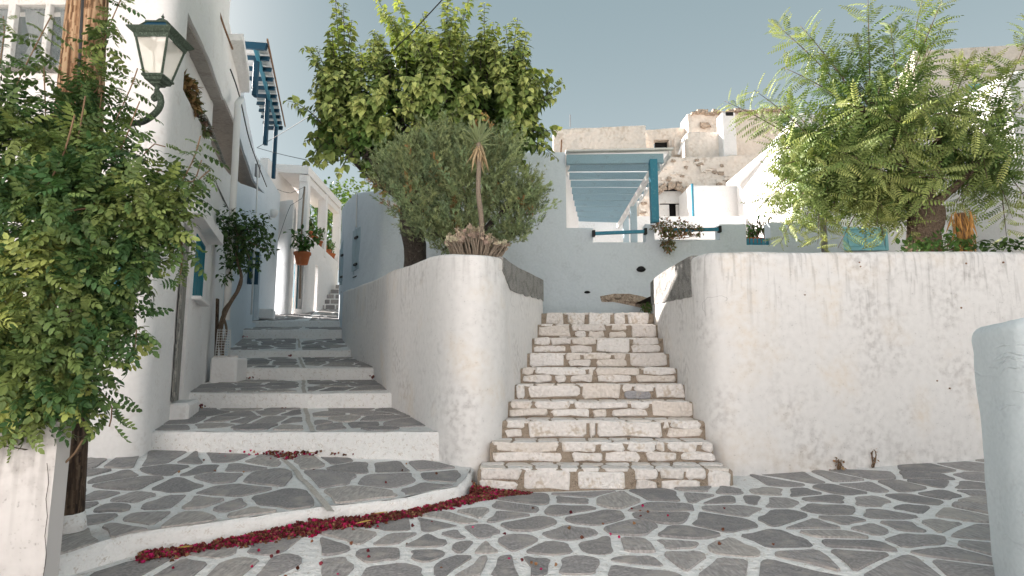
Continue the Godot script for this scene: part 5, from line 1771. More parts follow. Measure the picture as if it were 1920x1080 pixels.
# ---------------------------------------------------------------- pole, lamp, planter
func build_pole_and_lamp() -> void:
	var p := thing("utility_pole", "brown timber pole wrapped in vine, with a second leaning timber, left of the lamp", "pole")
	var foot: Vector3 = Vector3(-2.616, 0.162, -3.600)
	var mid: Vector3 = Vector3(-2.739, 1.380, -3.600)
	var top: Vector3 = Vector3(-2.758, 3.722, -3.600)
	var st := begin()
	tube(st, smooth_path([foot + Vector3(0, -0.1, 0), foot.lerp(top, 0.3), foot.lerp(top, 0.6), top, top + Vector3(0, 1.6, 0)], 0.12), [0.078], 14, 0.05)
	put(done(st), "pole", M.pole_wood, p)
	st = begin()
	tube(st, smooth_path([Vector3(-2.919, 1.250, -3.620), Vector3(-2.883, 2.301, -3.620), Vector3(-2.870, 2.837, -3.620), Vector3(-2.859, 3.507, -3.620), Vector3(-2.852, 4.128, -3.620)], 0.12), [0.075], 12, 0.06)
	put(done(st), "leaning_timber", M.pole_wood, p)
	st = begin()
	tube(st, [Vector3(-2.778, 3.559, -3.530), Vector3(-2.754, 3.009, -3.530), Vector3(-2.731, 2.513, -3.530)], [0.012], 6)
	put(done(st), "cable", M.cable, p)
	st = begin()
	tube(st, [foot + Vector3(0, -0.05, 0), foot.lerp(top, 0.2), foot.lerp(top, 0.4)], [0.083, 0.083, 0.080], 14, 0.04)
	put(done(st), "tarred_base", M.dark_wood, p)
	st = begin()
	lathe(st, Vector3(foot.x, foot.y - 0.02, foot.z), [Vector2(0.0, 0.0), Vector2(0.10, 0.0), Vector2(0.085, 0.10), Vector2(0.0, 0.11)], 14)
	put(done(st), "painted_foot", M.grout, p)

	var c: Vector3 = Vector3(-2.167, 3.105, -3.270) + Vector3(0, 0, -0.13)
	var l := thing("street_lamp", "green metal street lantern on a curled bracket fixed to the timber pole", "street lamp", c)
	l.rotation.y = 0.02
	# cornice: a flared square ring
	put(square_rings([[0.100, -0.045], [0.106, -0.02], [0.118, -0.012], [0.134, 0.004], [0.134, 0.012], [0.120, 0.014], [0.112, 0.024], [0.080, 0.026]], true), "cornice", M.verdigris, l)
	# corner bars of the tapered body
	for sx in [-1, 1]:
		for sz in [-1, 1]:
			var b := begin()
			bar(b, Vector3(sx * 0.094, -0.04, sz * 0.094), Vector3(sx * 0.052, -0.262, sz * 0.052), 0.013, 0.013, 0.003)
			put(done(b), "corner_bar", M.verdigris, l)
			b = begin()
			bar(b, Vector3(sx * 0.092, 0.024, sz * 0.092), Vector3(sx * 0.058, 0.078, sz * 0.058), 0.010, 0.010, 0.003)
			put(done(b), "roof_bar", M.verdigris, l)
	for k in 4:
		var bs := Basis(Vector3.UP, k * PI * 0.5)
		var q := begin()
		q.set_smooth_group(-1)
		var g := [bs * Vector3(-0.088, -0.042, 0.093), bs * Vector3(0.088, -0.042, 0.093), bs * Vector3(0.048, -0.258, 0.051), bs * Vector3(-0.048, -0.258, 0.051)]
		var back := bs * Vector3(0, 0, -0.003)
		quad(q, g[0], g[1], g[2], g[3])
		quad(q, g[3] + back, g[2] + back, g[1] + back, g[0] + back)
		put(done(q), "pane", M.milky, l)
		q = begin()
		q.set_smooth_group(-1)
		g = [bs * Vector3(-0.056, 0.076, 0.057), bs * Vector3(0.056, 0.076, 0.057), bs * Vector3(0.088, 0.026, 0.090), bs * Vector3(-0.088, 0.026, 0.090)]
		quad(q, g[0], g[1], g[2], g[3])
		put(done(q), "roof_pane", M.dark_blue if k == 0 else M.milky, l)
		q = begin()
		bar(q, bs * Vector3(-0.05, -0.256, 0.052), bs * Vector3(0.05, -0.256, 0.052), 0.012, 0.012, 0.003)
		put(done(q), "lower_bar", M.verdigris, l)
	put(square_rings([[0.066, 0.072], [0.066, 0.082], [0.03, 0.086], [0.0, 0.086]], true), "roof_plate", M.verdigris, l)
	var f := begin()
	lathe(f, Vector3(0, 0.084, 0), [Vector2(0.026, 0.0), Vector2(0.022, 0.012), Vector2(0.037, 0.016), Vector2(0.036, 0.022), Vector2(0.024, 0.038), Vector2(0.008, 0.046), Vector2(0.006, 0.054), Vector2(0.010, 0.060), Vector2(0.004, 0.068), Vector2(0.0, 0.086)], 14)
	put(done(f), "finial", M.verdigris, l)
	put(square_rings([[0.064, -0.256], [0.064, -0.268], [0.056, -0.272], [0.050, -0.288], [0.034, -0.296], [0.030, -0.306], [0.0, -0.306]], true), "base", M.verdigris, l)
	f = begin()
	lathe(f, Vector3(0, -0.345, 0), [Vector2(0.012, 0.0), Vector2(0.017, 0.008), Vector2(0.012, 0.016), Vector2(0.014, 0.028), Vector2(0.024, 0.036), Vector2(0.018, 0.042)], 12)
	put(done(f), "neck", M.verdigris, l)
	f = begin()
	lathe(f, Vector3(0, -0.10, 0), [Vector2(0.0, -0.06), Vector2(0.024, -0.04), Vector2(0.030, 0.0), Vector2(0.018, 0.04), Vector2(0.016, 0.075)], 12)
	put(done(f), "bulb", M.pvc, l)
	# the curled bracket, from the lantern's foot to the pole
	f = begin()
	var arm := [Vector3(0.0, -0.345, 0), Vector3(0.022, -0.375, 0), Vector3(0.030, -0.41, 0), Vector3(0.015, -0.45, -0.01), Vector3(-0.03, -0.482, -0.03), Vector3(-0.10, -0.50, -0.07), Vector3(-0.18, -0.49, -0.13), Vector3(-0.30, -0.46, -0.2)]
	tube(f, smooth_path(arm, 0.02), [0.019], 10)
	put(done(f), "bracket", M.verdigris, l)
	f = begin()
	tube(f, smooth_path([Vector3(0.012, -0.36, 0), Vector3(-0.012, -0.366, 0.002), Vector3(-0.022, -0.385, 0.004), Vector3(-0.010, -0.402, 0.004), Vector3(0.004, -0.392, 0.004), Vector3(-0.002, -0.383, 0.004)], 0.008), [0.010], 8)
	put(done(f), "scroll", M.verdigris, l)

func square_rings(spec: Array, _cap: bool) -> ArrayMesh:
	var st := begin()
	st.set_smooth_group(-1)
	for i in spec.size() - 1:
		var a: Array = spec[i]
		var b: Array = spec[i + 1]
		for k in 4:
			var bs := Basis(Vector3.UP, k * PI * 0.5)
			quad(st, bs * Vector3(-a[0], a[1], a[0]), bs * Vector3(-b[0], b[1], b[0]), bs * Vector3(b[0], b[1], b[0]), bs * Vector3(a[0], a[1], a[0]))
	return done(st)

func build_planter() -> void:
	var p := thing("corner_planter", "cracked white planter wall at the lower left corner, full of dry stems", "planter")
	var e: Array = [-2.06, -2.72]
	put(sweep([[-4.6, -2.55, -0.1, 0.74], [e[0] - 0.5, -2.69, -0.1, 0.80], [e[0] - 0.02, -2.72, -0.1, 0.86], [e[0], -2.722, -0.1, 0.86]], 0.10, {"step": 0.05, "round": 0.02, "wob": 0.009}), "wall", M.corner_plaster, p)
	var st := begin()
	var c: Vector3 = Vector3(-2.178, 0.917, -2.860)
	bx(st, at(Vector3(c.x, 0.62, c.z), 0.2), Vector3(0.085, 1.25, 0.10), 0.02)
	put(done(st), "pillar", M.rough_wash, p)
	st = begin()
	tube(st, smooth_path([Vector3(-2.088, 0.673, -2.712), Vector3(-2.072, 0.588, -2.712), Vector3(-2.077, 0.519, -2.712), Vector3(-2.063, 0.443, -2.712), Vector3(-2.066, 0.360, -2.712), Vector3(-2.051, 0.281, -2.712), Vector3(-2.057, 0.181, -2.712)], 0.03), [0.0016], 4)
	put(done(st), "crack", M.bark, p)
	put(sheet(-4.6, e[0] - 0.12, 2.70, 3.1, 0.1, func(x, d): return 0.74 + wn.get_noise_2d(x * 150, d * 150) * 0.05), "soil", M.soil, p)
	st = begin()
	for k in 70:
		var a := Vector3(rng.randf_range(-2.75, e[0] - 0.2), 0.80, -rng.randf_range(2.68, 2.95))
		var b := a + Vector3(rng.randf_range(-0.22, 0.22), rng.randf_range(0.01, 0.16), rng.randf_range(-0.12, 0.12))
		tube(st, curve3(a, b, Vector3(0, rng.randf_range(0.0, 0.06), 0), 4), [rng.randf_range(0.002, 0.006)], 4)
	put(done(st), "dry_twigs", M.rust, p)

# ---------------------------------------------------------------- plants
func shoot_leaves(pts: Array, from_t: float, gap: float, size: float, xf: Array, tint: Array, base: Color, tipc: Color, droop: float, spread := 1.0) -> void:
	var L := 0.0
	for i in pts.size() - 1:
		L += pts[i].distance_to(pts[i + 1])
	var n := int(L * (1.0 - from_t) / gap)
	for i in n:
		var t := from_t + (1.0 - from_t) * (i + rng.randf()) / maxf(n, 1)
		var f := t * (pts.size() - 1)
		var k := clampi(int(f), 0, pts.size() - 2)
		var p: Vector3 = pts[k].lerp(pts[k + 1], f - k)
		var d: Vector3 = (pts[k + 1] - pts[k]).normalized()
		var side := d.cross(rdir()).normalized()
		var dir := (side * spread + d * 0.55 + Vector3.DOWN * droop).normalized()
		xf.append(aim(p + side * 0.02, dir, (d + Vector3.UP + rdir() * 0.5), size * rng.randf_range(0.7, 1.2) * (1.0 - 0.35 * maxf(0.0, t - 0.7) / 0.3)))
		tint.append(base.lerp(tipc, clampf(t * t * rng.randf_range(0.4, 1.3), 0, 1)) * rng.randf_range(0.75, 1.3))

func plant_mulberry() -> void:
	var t := thing("mulberry_tree", "broad heart-leaved tree with upright shoots rising behind the planter wall", "tree")
	var st := begin()
	blade(st, Transform3D.IDENTITY, 1.0, [0.34, 0.43, 0.37, 0.2, 0.0], 0.28, 0.35)
	var lm := done(st)
	var foot: Vector3 = Vector3(-1.321, 2.272, -7.900)
	var fork: Vector3 = Vector3(-1.406, 3.404, -8.000)
	st = begin()
	tube(st, smooth_path([foot + Vector3(0, -0.4, 0), foot.lerp(fork, 0.3) + Vector3(0.02, 0, 0), foot.lerp(fork, 0.7) + Vector3(-0.03, 0, 0), fork], 0.1), [0.17, 0.165, 0.16, 0.155, 0.15, 0.15, 0.15, 0.15, 0.155, 0.16, 0.17, 0.17, 0.17, 0.17, 0.17], 12, 0.16)
	put(done(st), "trunk", M.bark, t)
	st = begin()
	var heads := []
	for e in [Vector3(-1.963, 3.969, -7.700), Vector3(-1.553, 4.356, -8.200), Vector3(-0.935, 4.044, -7.600), Vector3(-0.460, 4.276, -8.100), Vector3(0.000, 4.198, -8.000), Vector3(-2.422, 4.198, -8.000), Vector3(-1.130, 4.642, -8.500)]:
		var pts := curve3(fork, e, Vector3(0, -0.12, 0), 6)
		tube(st, pts, [0.10, 0.09, 0.08, 0.07, 0.06, 0.055, 0.05], 8, 0.12)
		heads.append(e)
	var xf := []
	var tint := []
	var deep := Color(0.105, 0.20, 0.055)
	var tip := Color(0.46, 0.50, 0.17)  # young tips paler; sunlit outside and dark inside put into the colours too
	var targets := []
	for e in [Vector3(-2.496, 6.227, -8.000), Vector3(-2.717, 5.894, -8.000), Vector3(-2.870, 5.482, -8.000), Vector3(-2.038, 6.564, -8.000), Vector3(-1.766, 6.648, -8.000), Vector3(-1.484, 6.311, -8.000), Vector3(-1.245, 6.060, -8.000), Vector3(-0.897, 6.185, -8.000), Vector3(-0.547, 6.353, -8.000), Vector3(-0.428, 6.060, -8.000), Vector3(-0.233, 5.894, -8.000), Vector3(0.116, 5.853, -8.000), Vector3(0.000, 5.482, -8.000), Vector3(0.425, 5.564, -8.000), Vector3(0.577, 5.319, -8.000), Vector3(0.729, 5.076, -8.000), Vector3(0.684, 4.514, -8.000), Vector3(0.642, 4.041, -8.000), Vector3(-3.047, 4.634, -8.000), Vector3(-3.050, 4.041, -8.000), Vector3(-2.845, 4.356, -8.000), Vector3(-2.715, 3.963, -8.000), Vector3(-2.630, 3.729, -8.000), Vector3(-2.324, 3.574, -8.000), Vector3(-2.025, 3.613, -8.000), Vector3(-2.831, 4.914, -8.000), Vector3(-2.729, 5.238, -8.000), Vector3(-2.334, 6.060, -8.000), Vector3(-1.870, 6.144, -8.000), Vector3(0.301, 3.807, -8.000), Vector3(-0.700, 6.060, -8.000), Vector3(0.383, 4.914, -8.000), Vector3(-2.585, 4.514, -8.000), Vector3(-2.413, 3.963, -8.000), Vector3(-2.182, 3.807, -8.000), Vector3(-1.951, 3.651, -8.000), Vector3(-1.797, 3.497, -8.000), Vector3(-2.914, 4.198, -8.000), Vector3(-2.521, 4.834, -8.000), Vector3(-2.649, 4.198, -8.000), Vector3(-2.311, 4.277, -8.000), Vector3(-2.129, 4.514, -8.000), Vector3(-2.962, 4.435, -8.000), Vector3(0.530, 4.277, -8.000), Vector3(0.611, 4.754, -8.000), Vector3(0.228, 4.356, -8.000), Vector3(0.452, 3.963, -8.000)]:
		targets.append(e + Vector3(0, 0, rng.randf_range(-0.5, 0.5)))
	var ctr: Vector3 = Vector3(-1.159, 4.714, -8.000)
	for i in 430:
		var d := rdir()
		var e := ctr + Vector3(d.x * 1.70, (d.y * 1.18 if d.y > 0 else d.y * 0.88), d.z * 1.25) * rng.randf_range(0.82, 1.0)
		targets.append(e)
	# upright whips over the whole crown
	for i in 46:
		var u := rng.randf_range(-1.55, 1.45)
		targets.append(ctr + Vector3(u, 1.22 * sqrt(maxf(0.05, 1.0 - u * u / 2.9)) + rng.randf_range(-0.1, 0.25), rng.randf_range(-0.9, 0.9)))
	for e in targets:
		var best: Vector3 = heads[0]
		for h in heads:
			if h.distance_to(e) < best.distance_to(e):
				best = h
		best += rdir() * 0.12
		var pts := curve3(best, e, Vector3(0, 0.08 + 0.1 * rng.randf(), 0), 8)
		tube(st, pts, [0.014, 0.013, 0.012, 0.011, 0.009, 0.008, 0.006, 0.004, 0.003], 4)
		shoot_leaves(pts, 0.10, 0.0175, 0.118, xf, tint, deep, tip, 0.55)
	put(done(st), "branches", M.bark, t)
	scatter("foliage", lm, M.leaf, t, xf, tint)

func tuft_mesh(n: int, width: float, open: float) -> ArrayMesh:
	var st := begin()
	for i in n:
		var a := TAU * i / n + rng.randf_range(-0.3, 0.3)
		var o := open * rng.randf_range(0.2, 1.0)
		blade(st, aim(Vector3(0, 0, 0.12 * (i % 4)), Vector3(cos(a) * sin(o), sin(a) * sin(o), cos(o)), Vector3(0.2, 1, 0.1), 1.0), rng.randf_range(0.6, 1.0), [width, width * 0.8, 0.0], 0.3, 0.0)
	return done(st)

func plant_juniper() -> void:
	var t := thing("juniper_bush", "dense grey-green juniper bush in front of the broad-leaved tree", "bush")
	var tm := tuft_mesh(12, 0.05, 0.75)
	var xf := []
	var tint := []
	var st := begin()
	var root: Vector3 = Vector3(-0.588, 2.287, -7.100)
	for b in [[Vector3(-1.165, 3.332, -7.100), 0.374], [Vector3(-0.769, 3.573, -7.100), 0.336], [Vector3(-0.234, 3.470, -7.100), 0.349], [Vector3(-0.531, 3.195, -7.100), 0.516], [Vector3(-1.224, 2.991, -7.100), 0.310], [Vector3(-0.033, 2.991, -7.100), 0.336], [Vector3(-0.625, 2.687, -7.100), 0.400], [Vector3(-0.033, 2.587, -7.100), 0.207], [Vector3(-1.414, 3.435, -7.100), 0.245], [Vector3(-0.972, 3.712, -7.100), 0.245], [Vector3(-0.147, 3.747, -7.100), 0.194], [Vector3(0.166, 3.161, -7.100), 0.194], [Vector3(-1.053, 2.687, -7.100), 0.258], [Vector3(-0.820, 3.866, -7.100), 0.155], [Vector3(-1.271, 3.608, -7.100), 0.207], [Vector3(-0.502, 3.643, -7.100), 0.258], [Vector3(0.265, 2.957, -7.100), 0.116], [Vector3(-1.530, 3.298, -7.100), 0.155], [Vector3(-0.853, 2.487, -7.100), 0.168], [Vector3(0.099, 2.687, -7.100), 0.155]]:
		var c: Vector3 = b[0]
		var r: float = b[1]
		tube(st, curve3(root, c, Vector3(0, 0.15, 0), 5), [0.05, 0.04, 0.035, 0.03, 0.02, 0.012], 5)
		# plumes: tapering sprays that lean outwards and up
		for k in int(r * r * 760.0) + 6:
			var d := rdir()
			d.y = d.y * 0.8 + 0.15
			var foot := c + d * r * rng.randf_range(0.35, 0.75)
			var ax := (d * 0.75 + Vector3.UP * 0.85 + rdir() * 0.35).normalized()
			var L := rng.randf_range(0.20, 0.40)
			var tone := rng.randf_range(0.55, 1.5)
			var hue := Color(0.31, 0.35, 0.165).lerp(Color(0.22, 0.30, 0.165), rng.randf())
			if rng.randf() < 0.03:
				hue = Color(0.36, 0.21, 0.09)
			for q in 24:
				var u := (q + rng.randf()) / 24.0
				var w := 0.06 * (1.0 - u * 0.75)
				xf.append(aim(foot + ax * L * u + rdir() * w, ax + rdir() * 0.75, rdir(), rng.randf_range(0.035, 0.062)))
				tint.append(hue * tone * rng.randf_range(0.85, 1.2))
	put(done(st), "stems", M.bark, t)
	scatter("foliage", tm, M.leaf_dull, t, xf, tint)

func plant_yucca() -> void:
	var t := thing("yucca", "slender yucca with a bare grey stem and a spiky head above dead leaves", "plant")
	var st := begin()
	var top: Vector3 = Vector3(-0.364, 3.479, -6.100)
	tube(st, smooth_path([Vector3(-0.332, 2.313, -6.200), Vector3(-0.329, 2.636, -6.200), Vector3(-0.363, 2.947, -6.150), Vector3(-0.356, 3.228, -6.100), top], 0.06), [0.027], 8, 0.12)
	put(done(st), "stem", M.pale_stem, t)
	st = begin()
	blade(st, Transform3D.IDENTITY, 1.0, [0.036, 0.046, 0.04, 0.026, 0.0], 0.4, 0.04)
	var lm := done(st)
	var xf := []
	var tint := []
	for i in 75:
		var d := rdir()
		d.y = absf(d.y) * 1.3 + rng.randf_range(-0.15, 0.3)
		xf.append(aim(top + Vector3(0, rng.randf_range(-0.02, 0.05), 0), d, Vector3.UP, rng.randf_range(0.17, 0.30)))
		tint.append(Color(0.33, 0.39, 0.21) * rng.randf_range(0.7, 1.3))
	scatter("leaves", lm, M.leaf, t, xf, tint)
	xf = []
	tint = []
	for i in 70:
		var d := Vector3(rng.randf_range(-1, 1) * 0.7, -1.0, rng.randf_range(-1, 1) * 0.7)
		xf.append(aim(top + Vector3(rng.randf_range(-0.02, 0.02), rng.randf_range(-0.10, 0.02), 0), d, Vector3(d.x, 0.3, d.z), rng.randf_range(0.14, 0.26)))
		tint.append(Color(0.66, 0.50, 0.31) * rng.randf_range(0.6, 1.2))
	scatter("dead_leaves", lm, M.dry, t, xf, tint)
	var s := thing("succulent", "pale branching succulent on the rounded end of the planter wall", "plant")
	var rm := tuft_mesh(11, 0.24, 1.25)
	st = begin()
	xf = []
	tint = []
	for i in 230:
		var u := rng.randf()
		var e: Vector3 = Vector3(-0.671, 2.310, -5.950).lerp(Vector3(-0.067, 2.296, -6.050), u) + Vector3(rng.randf_range(-0.03, 0.03), rng.randf_range(0.05, 1.0) * [0.12, 0.20, 0.22, 0.12, 0.08][int(u * 4.99)], rng.randf_range(-0.2, 0.12))
		var a := Vector3(lerpf(e.x, -0.38, 0.6), 2.08, -5.98)
		tube(st, curve3(a, e, rdir() * 0.03, 4), [0.010, 0.009, 0.008, 0.007, 0.006], 5)
		xf.append(aim(e, Vector3.UP + rdir() * 0.6, rdir(), rng.randf_range(0.030, 0.052)))
		tint.append(Color(0.56, 0.52, 0.37).lerp(Color(0.50, 0.36, 0.30), rng.randf()) * rng.randf_range(0.7, 1.15))
	put(done(st), "stems", M.pale_stem, s)
	scatter("rosettes", rm, M.leaf_dull, s, xf, tint)

func plant_robinia() -> void:
	var t := thing("robinia_tree", "feathery tree with long divided leaves and a thick pollarded trunk behind the garden wall", "tree")
	var lm := pinnate(10, 0.185, [0.125, 0.165, 0.15, 0.0], 0.20, 0.06, 1.3)
	var foot: Vector3 = Vector3(5.088, 2.387, -7.100)
	var head: Vector3 = Vector3(5.115, 2.991, -7.100)
	var st := begin()
	tube(st, smooth_path([foot + Vector3(0, -0.2, 0), foot.lerp(head, 0.5) + Vector3(-0.02, 0, 0), head + Vector3(0, 0.05, 0)], 0.08), [0.21, 0.20, 0.19, 0.19, 0.195, 0.20, 0.21, 0.20, 0.19], 14, 0.22)
	put(done(st), "trunk", M.bark_warm, t)
	st = begin()
	var xf := []
	var tint := []
	var deep := Color(0.085, 0.165, 0.048)
	var tip := Color(0.40, 0.44, 0.15)  # tips carry the sunlit leaf tone, inner leaves the shadow green
	var ctr: Vector3 = Vector3(4.727, 3.747, -7.100)
	var targets := []
	for e in [Vector3(3.568, 5.690, -7.100), Vector3(3.651, 5.357, -7.100), Vector3(3.561, 4.992, -7.100), Vector3(3.675, 4.631, -7.100), Vector3(4.359, 5.616, -7.100), Vector3(4.398, 5.210, -7.100), Vector3(4.269, 4.847, -7.100), Vector3(5.430, 5.989, -7.100), Vector3(5.290, 5.579, -7.100), Vector3(5.477, 5.357, -7.100), Vector3(5.210, 5.064, -7.100), Vector3(6.437, 5.320, -7.100), Vector3(6.231, 4.992, -7.100), Vector3(5.996, 4.703, -7.100), Vector3(5.896, 5.064, -7.100), Vector3(2.843, 4.595, -7.100), Vector3(2.986, 4.452, -7.100), Vector3(3.245, 4.239, -7.100), Vector3(6.422, 3.922, -7.100), Vector3(6.435, 3.435, -7.100), Vector3(6.401, 4.345, -7.100), Vector3(3.084, 3.127, -7.100), Vector3(3.201, 3.435, -7.100), Vector3(3.439, 2.957, -7.100), Vector3(3.693, 2.788, -7.100), Vector3(4.015, 2.687, -7.100), Vector3(4.350, 2.754, -7.100), Vector3(4.803, 2.654, -7.100), Vector3(6.092, 3.025, -7.100), Vector3(5.645, 2.856, -7.100), Vector3(5.921, 3.298, -7.100), Vector3(4.754, 5.357, -7.100), Vector3(4.781, 4.847, -7.100), Vector3(3.957, 4.775, -7.100), Vector3(3.912, 5.137, -7.100), Vector3(5.669, 4.847, -7.100), Vector3(3.163, 2.754, -7.100), Vector3(3.487, 2.654, -7.100), Vector3(3.811, 2.587, -7.100), Vector3(4.206, 2.587, -7.100), Vector3(4.597, 2.553, -7.100), Vector3(2.910, 2.957, -7.100), Vector3(5.938, 2.822, -7.100), Vector3(6.188, 2.687, -7.100), Vector3(3.358, 3.852, -7.100), Vector3(3.145, 3.643, -7.100)]:
		targets.append([e + Vector3(0, 0, rng.randf_range(-0.45, 0.45)), 0.15])
	for i in 210:
		var d := rdir()
		targets.append([ctr + Vector3(d.x * 1.42, (d.y * 0.76 if d.y > 0 else d.y * 0.95), d.z * 1.05) * rng.randf_range(0.6, 1.0), 0.3])
	var arms := []
	for e in [Vector3(4.015, 3.643, -7.100), Vector3(4.449, 4.062, -7.100), Vector3(4.994, 4.133, -7.100), Vector3(5.514, 3.922, -7.100), Vector3(5.896, 3.712, -7.100), Vector3(4.668, 3.435, -7.100)]:
		var q: Vector3 = e + Vector3(0, 0, rng.randf_range(-0.3, 0.3))
		tube(st, curve3(head, q, Vector3(0, -0.05, 0), 5), [0.075, 0.06, 0.05, 0.04, 0.03, 0.02], 7, 0.1)
		arms.append(q)
	for e in targets:
		var best: Vector3 = arms[0]
		for h in arms:
			if h.distance_to(e[0]) < best.distance_to(e[0]):
				best = h
		best += rdir() * 0.1
		var pts := curve3(best, e[0], Vector3(0, 0.06, 0), 8)
		tube(st, pts, [0.012, 0.011, 0.010, 0.009, 0.008, 0.007, 0.006, 0.004, 0.003], 4)
		if e[1] < 0.2:
			shoot_leaves(pts, 0.2, 0.027, 0.30, xf, tint, deep, tip, -0.1, 1.0)
		else:
			shoot_leaves(pts, 0.2, 0.046, 0.38, xf, tint, deep, tip, 0.12, 1.0)
	put(done(st), "branches", M.bark_warm, t)
	scatter("foliage", lm, M.leaf, t, xf, tint)
	# dry fronds of a dead stump beside the trunk
	st = begin()
	blade(st, Transform3D.IDENTITY, 1.0, [0.03, 0.04, 0.03, 0.0], 0.3, 0.1)
	var dm := done(st)
	var s := thing("dry_stump", "orange shaggy dry stump just right of the thick tree trunk", "stump")
	st = begin()
	tube(st, [Vector3(5.478, 2.402, -7.000), Vector3(5.491, 2.665, -7.000), Vector3(5.477, 2.931, -7.000)], [0.08, 0.075, 0.05], 9, 0.2)
	put(done(st), "stump", M.rust, s)
	xf = []
	tint = []
	for i in 160:
		var p: Vector3 = Vector3(5.454, 2.979, -6.980).lerp(Vector3(5.461, 2.516, -6.980), rng.randf()) + Vector3(rng.randf_range(-0.1, 0.1), 0, rng.randf_range(-0.03, 0.1))
		xf.append(aim(p, Vector3(rng.randf_range(-0.35, 0.35), -1, rng.randf_range(-0.1, 0.3)), Vector3(0, 0.2, 1), rng.randf_range(0.12, 0.28)))
		tint.append(Color(0.45, 0.24, 0.08) * rng.randf_range(0.5, 1.2))
	scatter("dry_fronds", dm, M.dry, s, xf, tint)

